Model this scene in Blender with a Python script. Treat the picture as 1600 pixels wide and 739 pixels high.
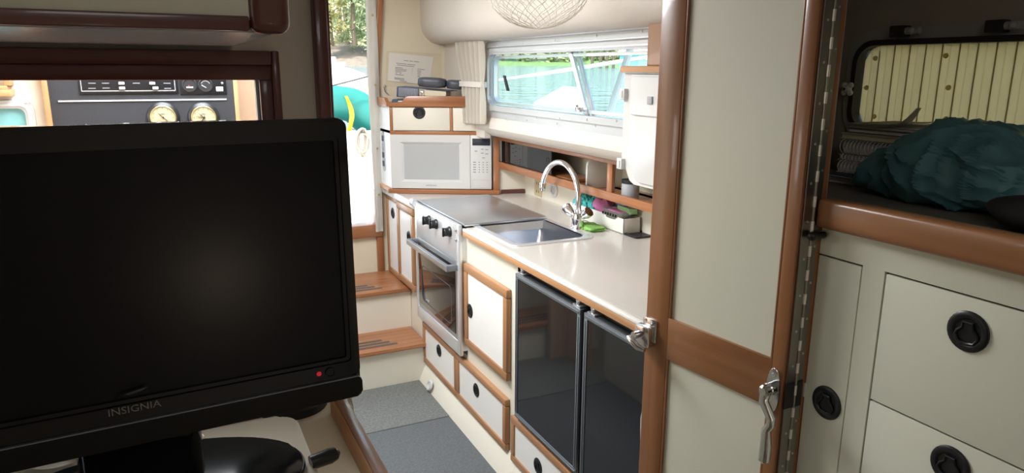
import bpy, bmesh, math, random
from mathutils import Vector, Matrix
random.seed(7)
for o in list(bpy.data.objects):
    bpy.data.objects.remove(o)
scn = bpy.context.scene
COL = scn.collection

# ------------------------------------------------------------------ camera
F, CX, CY = 1110.0, 800.0, 369.5           # focal length and centre in pixels of the 1600x739 frame
CZ = 1.518                                  # eye height above the cabin sole
def cam_rot(vx, vy, roll):
    y = Vector((vx-CX, -(vy-CY), -F)).normalized()
    h = Vector((math.cos(math.radians(roll)), -math.sin(math.radians(roll)), 0))
    z = h.cross(y).normalized()
    if z.y < 0: z = -z
    x = y.cross(z)
    return Matrix((x, y, z))                # world = R @ cam
R = cam_rot(247, 106, 0.3)
cd = bpy.data.cameras.new('camera'); cam = bpy.data.objects.new('camera', cd); COL.objects.link(cam)
cam.matrix_world = Matrix.Translation((0, 0, CZ)) @ R.to_4x4()
cd.sensor_width = 36; cd.lens = F/1600*36; cd.clip_start = 0.02; cd.clip_end = 2000
scn.camera = cam

# ------------------------------------------------------------------ light
scn.view_settings.view_transform = 'Standard'; scn.view_settings.look = 'None'
scn.view_settings.gamma = 1; scn.view_settings.use_curve_mapping = False
scn.view_settings.exposure = 0.36
w = bpy.data.worlds.new('world'); scn.world = w; w.use_nodes = True
wn = w.node_tree.nodes; wl = w.node_tree.links
bg = wn['Background']
sky = wn.new('ShaderNodeTexSky'); sky.sky_type = 'NISHITA'; sky.sun_disc = False
sky.sun_elevation = math.radians(52); sky.sun_rotation = math.radians(225); sky.air_density = 1.6; sky.dust_density = 3.0
wl.new(sky.outputs[0], bg.inputs[0]); bg.inputs[1].default_value = 0.55
sd = bpy.data.lights.new('sun', 'SUN'); sd.energy = 6.0; sd.angle = math.radians(0.6); sd.color = (1, .95, .86)
sun = bpy.data.objects.new('sun', sd); COL.objects.link(sun)
sun.rotation_euler = Vector((.36, .36, -.86)).to_track_quat('-Z', 'Y').to_euler()
def area(name, loc, size, energy, rot, color=(1, 1, 1)):
    l = bpy.data.lights.new(name, 'AREA'); l.shape = 'RECTANGLE'; l.size, l.size_y = size; l.energy = energy; l.color = color
    o = bpy.data.objects.new(name, l); COL.objects.link(o); o.location = loc; o.rotation_euler = rot
    return o
area('galley_hatch_daylight', (0.12, 2.45, 2.03), (0.66, 0.9), 40, (0, 0, 0), (.93, .97, 1))
area('saloon_window_daylight', (-1.56, 2.2, 1.45), (1.3, 0.5), 9, (0, math.radians(-90), 0), (.94, .97, 1))
area('forward_fill_light', (0.25, -0.35, 2.03), (0.4, 0.4), 2.0, (0, 0, 0), (1, .97, .92))  # fill lamp added to brighten the forward cabin; its hatch is made up

# ------------------------------------------------------------------ pixels to places
def ray(px, py): return R @ Vector((px-CX, -(py-CY), -F))
def _at(d, t): return Vector((0, 0, CZ)) + d*t
def pX(px, py, X): d = ray(px, py); return _at(d, X/d.x)
def pY(px, py, Y): d = ray(px, py); return _at(d, Y/d.y)
def pZ(px, py, Z): d = ray(px, py); return _at(d, (Z-CZ)/d.z)
def pN(px, py, o, n):
    d = ray(px, py); return _at(d, n.dot(o-Vector((0, 0, CZ)))/n.dot(d))

# ------------------------------------------------------------------ materials
MATS = {}
def nt(name):
    m = bpy.data.materials.new(name); m.use_nodes = True
    MATS[name] = m
    return m, m.node_tree.nodes, m.node_tree.links, m.node_tree.nodes['Principled BSDF']
def setp(b, col, rough, metal=0, coat=0, spec=None):
    b.inputs['Base Color'].default_value = (*col, 1); b.inputs['Roughness'].default_value = rough
    b.inputs['Metallic'].default_value = metal
    if coat: b.inputs['Coat Weight'].default_value = coat; b.inputs['Coat Roughness'].default_value = .08
    if spec is not None: b.inputs['Specular IOR Level'].default_value = spec
def coords(N, L, scale=(1, 1, 1)):
    tc = N.new('ShaderNodeTexCoord'); mp = N.new('ShaderNodeMapping'); mp.inputs['Scale'].default_value = scale
    L.new(tc.outputs['Object'], mp.inputs['Vector']); return mp.outputs[0]
def plain(name, col, rough=.5, metal=0, coat=0, var=.06, vscale=6, bump=0, bscale=200, spec=None):
    m, N, L, b = nt(name); setp(b, col, rough, metal, coat, spec)
    v = coords(N, L)
    no = N.new('ShaderNodeTexNoise'); no.inputs['Scale'].default_value = vscale; no.inputs['Detail'].default_value = 5; L.new(v, no.inputs['Vector'])
    mx = N.new('ShaderNodeMix'); mx.data_type = 'RGBA'
    mx.inputs[6].default_value = (*[c*(1-var) for c in col], 1); mx.inputs[7].default_value = (*[min(1, c*(1+var)) for c in col], 1)
    L.new(no.outputs['Fac'], mx.inputs[0]); L.new(mx.outputs[2], b.inputs['Base Color'])
    if bump:
        n2 = N.new('ShaderNodeTexNoise'); n2.inputs['Scale'].default_value = bscale; n2.inputs['Detail'].default_value = 3; L.new(v, n2.inputs['Vector'])
        bp = N.new('ShaderNodeBump'); bp.inputs['Strength'].default_value = bump; bp.inputs['Distance'].default_value = .002
        L.new(n2.outputs['Fac'], bp.inputs['Height']); L.new(bp.outputs[0], b.inputs['Normal'])
    return m
def wood(name, light, dark, axis, rough=.32, coat=.25):
    m, N, L, b = nt(name); setp(b, light, rough, 0, coat)
    sc = [28, 28, 28]; sc['xyz'.index(axis)] = 1.6
    v = coords(N, L, sc)
    no = N.new('ShaderNodeTexNoise'); no.inputs['Scale'].default_value = 1.0; no.inputs['Detail'].default_value = 6; no.inputs['Distortion'].default_value = .7; L.new(v, no.inputs['Vector'])
    sc2 = [5, 5, 5]; sc2['xyz'.index(axis)] = .8
    n3 = N.new('ShaderNodeTexNoise'); n3.inputs['Scale'].default_value = 1; L.new(coords(N, L, sc2), n3.inputs['Vector'])
    ad = N.new('ShaderNodeMath'); ad.operation = 'MULTIPLY_ADD'; ad.inputs[1].default_value = .6; L.new(no.outputs['Fac'], ad.inputs[0])
    m2 = N.new('ShaderNodeMath'); m2.operation = 'MULTIPLY'; m2.inputs[1].default_value = .4; L.new(n3.outputs['Fac'], m2.inputs[0]); L.new(m2.outputs[0], ad.inputs[2])
    rp = N.new('ShaderNodeValToRGB'); rp.color_ramp.elements[0].position = .33; rp.color_ramp.elements[1].position = .66
    rp.color_ramp.elements[0].color = (*dark, 1); rp.color_ramp.elements[1].color = (*light, 1)
    L.new(ad.outputs[0], rp.inputs[0]); L.new(rp.outputs[0], b.inputs['Base Color'])
    bp = N.new('ShaderNodeBump'); bp.inputs['Strength'].default_value = .08; bp.inputs['Distance'].default_value = .001
    L.new(no.outputs['Fac'], bp.inputs['Height']); L.new(bp.outputs[0], b.inputs['Normal'])
    return m
TL, TD = (.44, .185, .075), (.27, .095, .036)
for a in 'xyz':
    wood('teak_'+a, TL, TD, a)
    wood('frame_teak_'+a, (.48, .25, .12), (.32, .145, .062), a, .38, .15)
    wood('door_wood_'+a, (.36, .155, .062), (.22, .085, .032), a)
    wood('mahogany_'+a, (.17, .055, .045), (.095, .030, .026), a, .35, .3)
    wood('pale_teak_'+a, (.62, .34, .16), (.42, .2, .085), a, .45, .1)
plain('cream', (.80, .755, .64), .38, var=.025, coat=.1)
plain('cream_dim', (.77, .755, .625), .42, var=.02)
plain('white_panel', (.90, .885, .84), .35, var=.02, coat=.1)
plain('aft_panel', (.78, .70, .54), .5, var=.03)
plain('liner', (.70, .645, .575), .55, var=.03, bump=.35, bscale=260)
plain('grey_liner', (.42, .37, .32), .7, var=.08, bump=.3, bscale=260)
plain('wall_taupe', (.72, .65, .56), .6, var=.04)
plain('counter', (.66, .62, .565), .22, var=.03, vscale=90, coat=.2)
plain('counter_edge', (.84, .82, .76), .3, var=.02)
plain('steel', (.66, .68, .71), .34, .9, var=.06, vscale=30)
plain('steel_light', (.84, .86, .90), .36, .7, var=.03)
plain('sink_steel', (.56, .58, .63), .22, 1, var=.04)
plain('chrome', (.86, .86, .88), .07, 1, var=.0)
plain('soft_chrome', (.74, .75, .78), .16, 1, var=.0)
plain('hinge_steel', (.34, .32, .29), .36, 1, var=.1)
plain('pin_bright', (.82, .79, .74), .3, .6, var=.03)
plain('aluminium', (.62, .63, .65), .38, .5, var=.03)
plain('grey_frame', (.22, .245, .27), .4, .6, var=.03)
plain('black', (.012, .012, .014), .35, var=.1)
plain('soft_black', (.018, .018, .02), .55, var=.1)
plain('gap_black', (.01, .009, .008), .8, var=0)
plain('gloss_black', (.003, .003, .005), .07, var=.0, coat=.3)
plain('tv_screen', (.004, .004, .007), .22, var=.0, spec=.28)
plain('stone_black', (.005, .007, .008), .10, var=.5, vscale=300, spec=.3)
plain('tv_dark', (.006, .0055, .0055), .3, var=.05, spec=.3)
plain('fridge_black', (.010, .011, .012), .045, var=.03, spec=.75)
plain('oven_glass', (.016, .013, .012), .06, var=.0, coat=.4)
plain('white_plastic', (.66, .655, .64), .32, var=.015)
plain('old_white', (.80, .785, .72), .35, var=.03)
plain('mw_window', (.46, .475, .48), .2, var=.02)
plain('mw_lcd', (.03, .035, .05), .15, var=.1)
plain('print_grey', (.22, .22, .24), .6, var=0)
plain('print_light', (.52, .52, .52), .6, var=0)
plain('logo_grey', (.20, .19, .17), .4, .3, var=0)
plain('paper', (.80, .77, .70), .8, var=.03)
plain('aged_paper', (.72, .64, .47), .7, var=.06)
plain('navy', (.055, .075, .14), .35, var=.08)
plain('slate', (.075, .08, .10), .4, var=.08)
plain('curtain', (.88, .82, .72), .85, var=.05, bump=.3, bscale=500)
plain('canvas', (.74, .69, .62), .8, var=.05, bump=.3, bscale=400)
plain('carpet', (.175, .180, .170), .95, var=.55, vscale=95, bump=1.0, bscale=330)
plain('carpet_dark', (.125, .135, .140), .95, var=.45, vscale=110, bump=1.0, bscale=330)
plain('sole', (.30, .26, .2), .6, var=.1)
plain('grip_strip', (.10, .085, .07), .8, var=.2, vscale=60)
plain('instrument_black', (.028, .03, .036), .55, var=.12, vscale=120, bump=.3, bscale=300)
plain('panel_black', (.010, .011, .014), .4, var=.1)
plain('dial', (.50, .43, .25), .5, var=.04)
plain('brass', (.55, .45, .22), .3, .8, var=.05)
plain('red', (.6, .03, .05), .4, var=0)
plain('green_sponge', (.25, .50, .12), .9, var=.25, vscale=150, bump=.8, bscale=300)
plain('mint_sponge', (.34, .58, .30), .9, var=.2, vscale=150, bump=.8, bscale=300)
plain('teal_net', (.06, .42, .40), .8, var=.25, vscale=60)
plain('pink_sponge', (.58, .18, .36), .9, var=.2, vscale=150, bump=.8, bscale=300)
plain('blue_sponge', (.14, .25, .42), .9, var=.2, vscale=150, bump=.8, bscale=300)
plain('beige_plastic', (.62, .52, .32), .4, var=.02)
plain('bag_teal', (.085, .23, .265), .42, var=.4, vscale=14)
plain('dark_cloth', (.02, .018, .018), .8, var=.2)
plain('shelf_grey', (.22, .21, .18), .6, var=.3, vscale=40)
plain('book_grey', (.40, .41, .43), .6, var=.1)
plain('book_cream', (.55, .50, .38), .7, var=.08)
plain('book_blue', (.05, .08, .18), .5, var=.1)
plain('towel_white', (.80, .80, .80), .9, var=.04, bump=.8, bscale=300)
plain('wire', (.80, .76, .66), .4, .2, var=.1)
plain('gelcoat', (.80, .80, .78), .3, var=.02)
plain('dinghy_teal', (.015, .19, .165), .5, var=.12)
plain('strap_yellow', (.75, .58, .04), .6, var=.1)
plain('rope', (.30, .26, .20), .8, var=.15, vscale=80)
plain('line_dark', (.05, .05, .05), .7, var=.1)
plain('bark', (.11, .085, .06), .9, var=.3, vscale=3)
plain('rock', (.15, .13, .105), .9, var=.45, vscale=.9)
plain('grass', (.13, .22, .08), .9, var=.35, vscale=.6)
plain('roof_blue', (.25, .62, .72), .5, var=.05)
def leafmat(name, a, b_):
    m, N, L, b = nt(name); setp(b, a, .6)
    oi = N.new('ShaderNodeTexNoise'); oi.inputs['Scale'].default_value = .9; L.new(coords(N, L), oi.inputs['Vector'])
    mx = N.new('ShaderNodeMix'); mx.data_type = 'RGBA'; mx.inputs[6].default_value = (*a, 1); mx.inputs[7].default_value = (*b_, 1)
    L.new(oi.outputs['Fac'], mx.inputs[0]); L.new(mx.outputs[2], b.inputs['Base Color'])
    tr = N.new('ShaderNodeBsdfTranslucent'); L.new(mx.outputs[2], tr.inputs[0])
    ms = N.new('ShaderNodeMixShader'); ms.inputs[0].default_value = .45
    L.new(b.outputs[0], ms.inputs[1]); L.new(tr.outputs[0], ms.inputs[2]); L.new(ms.outputs[0], N['Material Output'].inputs[0])
leafmat('leaf_green', (.16, .27, .08), (.36, .46, .18))
leafmat('leaf_yellow', (.46, .42, .18), (.60, .56, .30))
leafmat('leaf_pale', (.30, .38, .20), (.50, .54, .32))
def glassmat(name, tint, refl=1.0):
    m, N, L, b = nt(name); N.remove(b)
    t = N.new('ShaderNodeBsdfTransparent'); t.inputs[0].default_value = (*tint, 1)
    g = N.new('ShaderNodeBsdfGlossy'); g.inputs['Roughness'].default_value = .02
    lw = N.new('ShaderNodeLayerWeight'); lw.inputs[0].default_value = .5
    pw = N.new('ShaderNodeMath'); pw.operation = 'POWER'; pw.inputs[1].default_value = 5; L.new(lw.outputs['Facing'], pw.inputs[0])
    fr = N.new('ShaderNodeMath'); fr.operation = 'MULTIPLY_ADD'; fr.inputs[1].default_value = .6; fr.inputs[2].default_value = .03; L.new(pw.outputs[0], fr.inputs[0])
    ms = N.new('ShaderNodeMixShader'); L.new(fr.outputs[0], ms.inputs[0]); L.new(t.outputs[0], ms.inputs[1]); L.new(g.outputs[0], ms.inputs[2])
    L.new(ms.outputs[0], N['Material Output'].inputs[0])
glassmat('glass', (.86, .92, .92))
def translucent(name, col, fac):
    m, N, L, b = nt(name); setp(b, col, .4)
    tr = N.new('ShaderNodeBsdfTranslucent'); tr.inputs[0].default_value = (*col, 1)
    ms = N.new('ShaderNodeMixShader'); ms.inputs[0].default_value = fac
    L.new(b.outputs[0], ms.inputs[1]); L.new(tr.outputs[0], ms.inputs[2]); L.new(ms.outputs[0], N['Material Output'].inputs[0])
translucent('shutter', (.80, .68, .46), .62)
translucent('frosted', (.5, .5, .5), .8)
translucent('shutter_groove', (.50, .42, .22), .7)
def watermat():
    m, N, L, b = nt('water'); setp(b, (.13, .20, .205), .08)
    v = coords(N, L, (.8, .8, 1)); no = N.new('ShaderNodeTexNoise'); no.inputs['Scale'].default_value = 1.0; no.inputs['Detail'].default_value = 6; L.new(v, no.inputs['Vector'])
    bp = N.new('ShaderNodeBump'); bp.inputs['Strength'].default_value = 1; bp.inputs['Distance'].default_value = .6
    L.new(no.outputs['Fac'], bp.inputs['Height']); L.new(bp.outputs[0], b.inputs['Normal'])
watermat()
def ledmat():
    m, N, L, b = nt('led_red'); setp(b, (.5, .02, .03), .4)
    b.inputs['Emission Color'].default_value = (1, .04, .06, 1); b.inputs['Emission Strength'].default_value = .22
ledmat()

# ------------------------------------------------------------------ mesh building
WM = {}
def tag(o, label=None, cat=None, group=None, kind=None):
    if label: o['label'] = label
    if cat: o['category'] = cat
    if group: o['group'] = group
    if kind: o['kind'] = kind
    return o
def thing(name, label, cat, loc=(0, 0, 0), group=None, M=None):
    o = bpy.data.objects.new(name, None); COL.objects.link(o); o.empty_display_size = .05
    m = M.copy() if M is not None else Matrix.Translation(loc)
    o.matrix_world = m; WM[o.name] = m
    return tag(o, label, cat, group)
def frame(o, x, y, z=None):
    x = Vector(x).normalized(); y = Vector(y).normalized(); z = x.cross(y)
    m = Matrix((x, y, z)).transposed().to_4x4(); m.translation = Vector(o); return m
class MB:
    def __init__(s, M=None): s.bm = bmesh.new(); s.M = M
    def _add(s, t):
        if s.M is not None: t.transform(s.M)
        me = bpy.data.meshes.new('t'); t.to_mesh(me); t.free(); s.bm.from_mesh(me); bpy.data.meshes.remove(me); return s
    def box(s, x0, x1, y0, y1, z0, z1, bev=0, seg=2):
        t = bmesh.new(); bmesh.ops.create_cube(t, size=1)
        for v in t.verts: v.co = Vector(((x0+x1)/2+v.co.x*(x1-x0), (y0+y1)/2+v.co.y*(y1-y0), (z0+z1)/2+v.co.z*(z1-z0)))
        if bev: bmesh.ops.bevel(t, geom=list(t.edges), offset=min(bev, .49*min(abs(x1-x0), abs(y1-y0), abs(z1-z0))), segments=seg, affect='EDGES', profile=.5)
        bmesh.ops.recalc_face_normals(t, faces=t.faces)
        return s._add(t)
    def prism(s, poly, axis, a, b, bev=0, seg=2):
        t = bmesh.new()
        def P(p, q): return {'x': (q, p[0], p[1]), 'y': (p[0], q, p[1]), 'z': (p[0], p[1], q)}[axis]
        A = [t.verts.new(P(p, a)) for p in poly]; B = [t.verts.new(P(p, b)) for p in poly]
        t.faces.new(A); t.faces.new(B[::-1]); n = len(poly)
        for i in range(n): t.faces.new((A[i], B[i], B[(i+1) % n], A[(i+1) % n]))
        if bev: bmesh.ops.bevel(t, geom=list(t.edges), offset=bev, segments=seg, affect='EDGES', profile=.5)
        bmesh.ops.recalc_face_normals(t, faces=t.faces)
        return s._add(t)
    def ring(s, po, pi, axis, a, b):
        t = bmesh.new()
        def P(p, q): return {'x': (q, p[0], p[1]), 'y': (p[0], q, p[1]), 'z': (p[0], p[1], q)}[axis]
        OA = [t.verts.new(P(p, a)) for p in po]; OB = [t.verts.new(P(p, b)) for p in po]
        IA = [t.verts.new(P(p, a)) for p in pi]; IB = [t.verts.new(P(p, b)) for p in pi]
        n = len(po)
        for i in range(n):
            j = (i+1) % n
            for q in ((OA[i], OA[j], IA[j], IA[i]), (OB[j], OB[i], IB[i], IB[j]), (OA[j], OA[i], OB[i], OB[j]), (IA[i], IA[j], IB[j], IB[i])):
                t.faces.new(q)
        bmesh.ops.recalc_face_normals(t, faces=t.faces)
        return s._add(t)
    def tube(s, pts, r, n=8, closed=False):
        pts = [Vector(p) for p in pts]; t = bmesh.new(); rings = []; N = len(pts)
        rr = r if isinstance(r, (list, tuple)) else [r]*N
        up = None
        for i, p in enumerate(pts):
            a = pts[i-1] if (i or closed) else p; b = pts[(i+1) % N] if (i < N-1 or closed) else p
            d = (b-a).normalized()
            if up is None:
                up = Vector((0, 0, 1)) if abs(d.z) < .9 else Vector((1, 0, 0))
            u = (up-d*up.dot(d))
            if u.length < 1e-6: u = d.orthogonal()
            u.normalize(); up = u; v = d.cross(u)
            rings.append([t.verts.new(p+(u*math.cos(2*math.pi*k/n)+v*math.sin(2*math.pi*k/n))*rr[i]) for k in range(n)])
        for i in range(N if closed else N-1):
            A, B = rings[i], rings[(i+1) % N]
            for k in range(n): t.faces.new((A[k], A[(k+1) % n], B[(k+1) % n], B[k]))
        if not closed: t.faces.new(rings[0][::-1]); t.faces.new(rings[-1])
        bmesh.ops.recalc_face_normals(t, faces=t.faces)
        return s._add(t)
    def cyl(s, p0, p1, r, n=16): return s.tube([p0, p1], r, n)
    def lathe(s, prof, T, n=24):
        """profile of (radius, height) turned round the local z of matrix T"""
        t = bmesh.new(); rings = []
        for (r, h) in prof:
            if r < 1e-6: rings.append([t.verts.new((0, 0, h))])
            else: rings.append([t.verts.new((r*math.cos(2*math.pi*k/n), r*math.sin(2*math.pi*k/n), h)) for k in range(n)])
        for A, B in zip(rings, rings[1:]):
            for k in range(n):
                q = [A[k % len(A)], A[(k+1) % len(A)], B[(k+1) % len(B)], B[k % len(B)]]
                q = list(dict.fromkeys(q))
                if len(q) > 2: t.faces.new(q)
        bmesh.ops.recalc_face_normals(t, faces=t.faces); t.transform(T)
        return s._add(t)
    def ball(s, c, r, sc=(1, 1, 1), sub=2):
        t = bmesh.new(); bmesh.ops.create_icosphere(t, subdivisions=sub, radius=r)
        for v in t.verts: v.co = Vector(c)+Vector((v.co.x*sc[0], v.co.y*sc[1], v.co.z*sc[2]))
        return s._add(t)
    def grid(s, fn, nu, nv, thick=0):
        t = bmesh.new(); V = [[t.verts.new(fn(i/nu, j/nv)) for j in range(nv+1)] for i in range(nu+1)]
        for i in range(nu):
            for j in range(nv): t.faces.new((V[i][j], V[i+1][j], V[i+1][j+1], V[i][j+1]))
        if thick: bmesh.ops.solidify(t, geom=list(t.faces), thickness=thick)
        return s._add(t)
    def quad(s, a, b, c, d):
        t = bmesh.new(); t.faces.new([t.verts.new(p) for p in (a, b, c, d)]); return s._add(t)
    def mesh(s, name, parent=None, ang=35):
        bm = s.bm
        if parent is not None: bm.transform(WM[parent.name].inverted())
        for f in bm.faces: f.smooth = True
        for e in bm.edges:
            if len(e.link_faces) == 2 and e.calc_face_angle(0) > math.radians(ang): e.smooth = False
        me = bpy.data.meshes.new(name); bm.to_mesh(me); bm.free(); return me
    def build(s, name, mat, parent=None, label=None, cat=None, group=None, kind=None, ang=35):
        me = s.mesh(name, parent, ang); me.materials.append(MATS[mat])
        o = bpy.data.objects.new(name, me); COL.objects.link(o)
        if parent is not None: o.parent = parent; WM[o.name] = WM[parent.name]
        else: WM[o.name] = Matrix.Identity(4)
        return tag(o, label, cat, group, kind)
def rrect(y0, y1, z0, z1, r, n=6, rs=None):
    rs = rs or [r]*4; P = []
    for (cy, cz, a0, q) in ((y1-rs[0], z1-rs[0], 0, 0), (y0+rs[1], z1-rs[1], 90, 1), (y0+rs[2], z0+rs[2], 180, 2), (y1-rs[3], z0+rs[3], 270, 3)):
        for k in range(n+1):
            a = math.radians(a0+90*k/n); P.append((cy+rs[q]*math.cos(a), cz+rs[q]*math.sin(a)))
    return P
def text(body, size, M, mat, name, parent, depth=.0004, align='CENTER', xs=1.0):
    c = bpy.data.curves.new('tmp', 'FONT'); c.body = body; c.size = size; c.align_x = align; c.align_y = 'CENTER'; c.extrude = depth; c.resolution_u = 3
    o = bpy.data.objects.new('tmp', c); COL.objects.link(o)
    bpy.context.view_layer.update()
    me = bpy.data.meshes.new_from_object(o.evaluated_get(bpy.context.evaluated_depsgraph_get()))
    bpy.data.objects.remove(o); bpy.data.curves.remove(c)
    me.transform(Matrix.Diagonal((xs, 1, 1, 1))); me.transform(M)
    if parent is not None: me.transform(WM[parent.name].inverted())
    me.materials.clear(); me.materials.append(MATS[mat]); me.name = name
    r = bpy.data.objects.new(name, me); COL.objects.link(r)
    if parent is not None: r.parent = parent
    return r
def T(loc, zdir, xdir=None):
    """matrix whose local z points along zdir"""
    z = Vector(zdir).normalized(); x = Vector(xdir) if xdir else z.orthogonal()
    x = (x-z*x.dot(z)).normalized(); y = z.cross(x)
    m = Matrix((x, y, z)).transposed().to_4x4(); m.translation = Vector(loc); return m
# flush ring pull, local z out of the door face, local y up
def _pull_mesh():
    b = MB()
    b.lathe([(0, .0008), (.0175, .0010), (.0195, .0028), (.0215, .0038), (.0265, .0035), (.0290, .0018), (.0295, 0)], Matrix.Identity(4), 28)
    pts = [(-.0135, -.001), (-.0155, -.007), (-.011, -.015), (0, -.017), (.011, -.015), (.0155, -.007), (.0135, -.001), (.007, .005), (.0065, .013), (-.0065, .013), (-.007, .005)]
    b.tube([(x, y, .003) for x, y in pts], .0021, 6, True)
    b.prism([(-.006, .002), (.006, .002), (.006, .014), (-.006, .014)], 'z', .0005, .0028)
    me = b.mesh('ring_pull'); me.materials.append(MATS['black']); return me
PULL = _pull_mesh()
def pull(parent, loc, out, size=1.0, name='ring_pull'):
    M = WM[parent.name].inverted() @ T(loc, out, Vector((0, 0, 1)).cross(Vector(out))) @ Matrix.Scale(size, 4)
    o = bpy.data.objects.new(name, PULL); COL.objects.link(o); o.parent = parent; o.matrix_local = M
    o['label'] = 'black round flush ring pull'; return o

GX = 1.05            # plane of the galley fronts
CT = .891            # galley worktop height
def z_(r): return CZ+r

# ================================================================== setting
def struct(b, name, mat, label=None): return b.build(name, mat, None, label, None, None, 'structure')
b = MB(); b.box(-1.62, 1.8, -1.3, 3.9, -.06, 0); struct(b, 'floor', 'sole')
# ceiling with the galley hatch opening and an added one forward for fill light
b = MB()
b.box(-1.62, -.22, .9, 3.82, 2.05, 2.1); b.box(.46, 1.8, .9, 3.82, 2.05, 2.1); b.box(-.22, .46, .9, 1.98, 2.05, 2.1); b.box(-.22, .46, 2.92, 3.82, 2.05, 2.1)
b.box(-1.62, .03, -1.3, .9, 2.05, 2.1); b.box(.47, 1.8, -1.3, .9, 2.05, 2.1); b.box(.03, .47, -1.3, -.57, 2.05, 2.1); b.box(.03, .47, -.13, .9, 2.05, 2.1)
struct(b, 'ceiling', 'liner')
b = MB(); b.box(-.24, .48, 1.96, 2.94, 2.102, 2.115); struct(b, 'window_4', 'frosted')  # unseen frosted lid, added to soften direct sun through the galley hatch
b = MB(); b.box(.01, .49, -.59, -.11, 2.102, 2.115); struct(b, 'window_5', 'frosted')  # frosted lid of the made-up forward hatch, added to diffuse the sun
# aft bulkhead with the companionway
AY = 3.78
SILL = pY(555, 352, AY).z
b = MB()
b.box(-1.62, .30, AY, AY+.04, 0, 2.05); b.box(.30, 1.01, AY, AY+.04, 0, SILL-.07); b.box(1.01, 1.75, AY, AY+.04, 0, 2.05)
struct(b, 'wall_back', 'aft_panel')
b = MB(); b.box(.28, 1.03, AY-.03, AY+.06, SILL-.07, SILL, .006); struct(b, 'trim_1', 'teak_x')
# slanted wooden trim beside the companionway
p0 = pY(596, -30, AY); p1 = pY(583, 152, AY)
b = MB(); b.prism([(p1.x-.012, p1.z-.02), (p1.x+.016, p1.z-.02), (p0.x+.02, p0.z+.1), (p0.x-.008, p0.z+.1)], 'y', AY-.03, AY, .003)
struct(b, 'trim_2', 'teak_z')
b = MB(); b.box(1.0, 1.035, AY-.02, AY+.05, SILL-.3, CT-.02, .003); struct(b, 'trim_3', 'teak_z')
# port and forward shell, with window openings
b = MB()
b.box(-1.66, -1.62, -1.3, 3.82, 0, 1.12); b.box(-1.66, -1.62, -1.3, 3.82, 1.78, 2.1)
for y0, y1 in ((-1.3, .45), (.72, 1.5), (2.95, 3.82)): b.box(-1.66, -1.62, y0, y1, 1.12, 1.78)
struct(b, 'wall_left', 'liner')
b = MB(); b.box(-1.66, 1.8, -1.34, -1.3, 0, 2.1); struct(b, 'wall_front', 'wall_taupe')
# ---- galley side: backsplash, liner, soffit
BX = 1.665
b = MB(); b.box(BX, BX+.03, 1.315, 3.34, CT-.3, z_(-.48)); struct(b, 'wall_backsplash', 'cream')
b = MB(); b.prism([(1.52, 3.30), (BX+.03, 3.27), (BX+.03, 3.33), (1.52, 3.36)], 'z', CT-.1, z_(-.30)); struct(b, 'wall_corner', 'cream')
b = MB(); b.box(1.74, 1.77, 1.315, 3.8, 0, z_(-.2)); struct(b, 'wall_hull', 'cream_dim')
prof = [(1.42, z_(-.225)), (1.405, z_(-.25)), (1.405, z_(-.275)), (1.425, z_(-.30)), (1.465, z_(-.32)), (1.515, z_(-.33)), (1.75, z_(-.33)), (1.75, z_(-.225))]
b = MB(); b.prism(prof, 'y', 1.315, 3.31); struct(b, 'wall_liner', 'liner')
b = MB(); b.box(1.42, 1.45, 3.235, AY, z_(-.33), 2.05); struct(b, 'wall_right', 'liner')
prof = [(1.285, 2.05)]
for k in range(9):
    a = math.radians(180+90*k/8); prof.append((1.385+.10*math.cos(a), z_(.245)+.112*math.sin(a)))
prof += [(1.5, z_(.133)), (1.5, 2.05)]
b = MB(); b.prism(prof, 'y', 1.315, AY); o = struct(b, 'ceiling_soffit', 'liner')
b = MB(); b.box(1.395, 1.425, 1.315, 3.3, z_(.128), z_(.146), .003)
tr4 = struct(b, 'trim_4', 'aluminium')
for i in range(7):
    b = MB(); y = 1.35+i*.31; b.lathe([(0, .003), (.0045, .002), (.005, 0)], T((1.395, y, z_(.137)), (-1, 0, 0)), 10); b.build('screw', 'steel', tr4)
# partition between galley and forward cabin (the door hangs on it)
HX, HY = .925, pX(1243, 400, .925).y
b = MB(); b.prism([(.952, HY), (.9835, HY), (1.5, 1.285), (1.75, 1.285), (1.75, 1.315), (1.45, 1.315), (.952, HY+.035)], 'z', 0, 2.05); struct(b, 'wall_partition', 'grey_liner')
b = MB(); b.box(.968, .978, HY-.004, HY, 0, 2.05, .001); struct(b, 'trim_5', 'door_wood_z')

# ================================================================== galley window
WX = 1.42
wz0, wz1 = z_(-.165), z_(.068)
win = MB()
win.ring(rrect(1.316, 3.235, z_(-.236), z_(.13), .05, 6, [.05, .0, .0, .05]), rrect(1.42, 3.175, wz0, wz1, .045), 'x', WX, WX+.02)
win1 = win.build('window_1', 'aluminium', None, 'aluminium framed sliding galley window', None, None, 'structure')
b = MB(); b.ring(rrect(1.40, 3.20, z_(-.19), z_(.095), .055), rrect(1.42, 3.175, wz0, wz1, .045), 'x', WX-.012, WX+.002); b.build('window_frame', 'aluminium', win1)
b = MB(); b.ring(rrect(1.43, 3.165, wz0+.006, wz1-.006, .045), rrect(1.445, 3.15, wz0+.018, wz1-.018, .04), 'x', WX+.012, WX+.03); b.build('inner_track', 'steel_light', win1)
b = MB(); b.box(WX-.016, WX-.004, 1.4, 3.15, z_(.075), z_(.083), .002); b.box(WX-.014, WX-.004, 1.4, 3.17, z_(.10), z_(.106), .002); b.build('top_rail', 'steel_light', win1)
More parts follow.
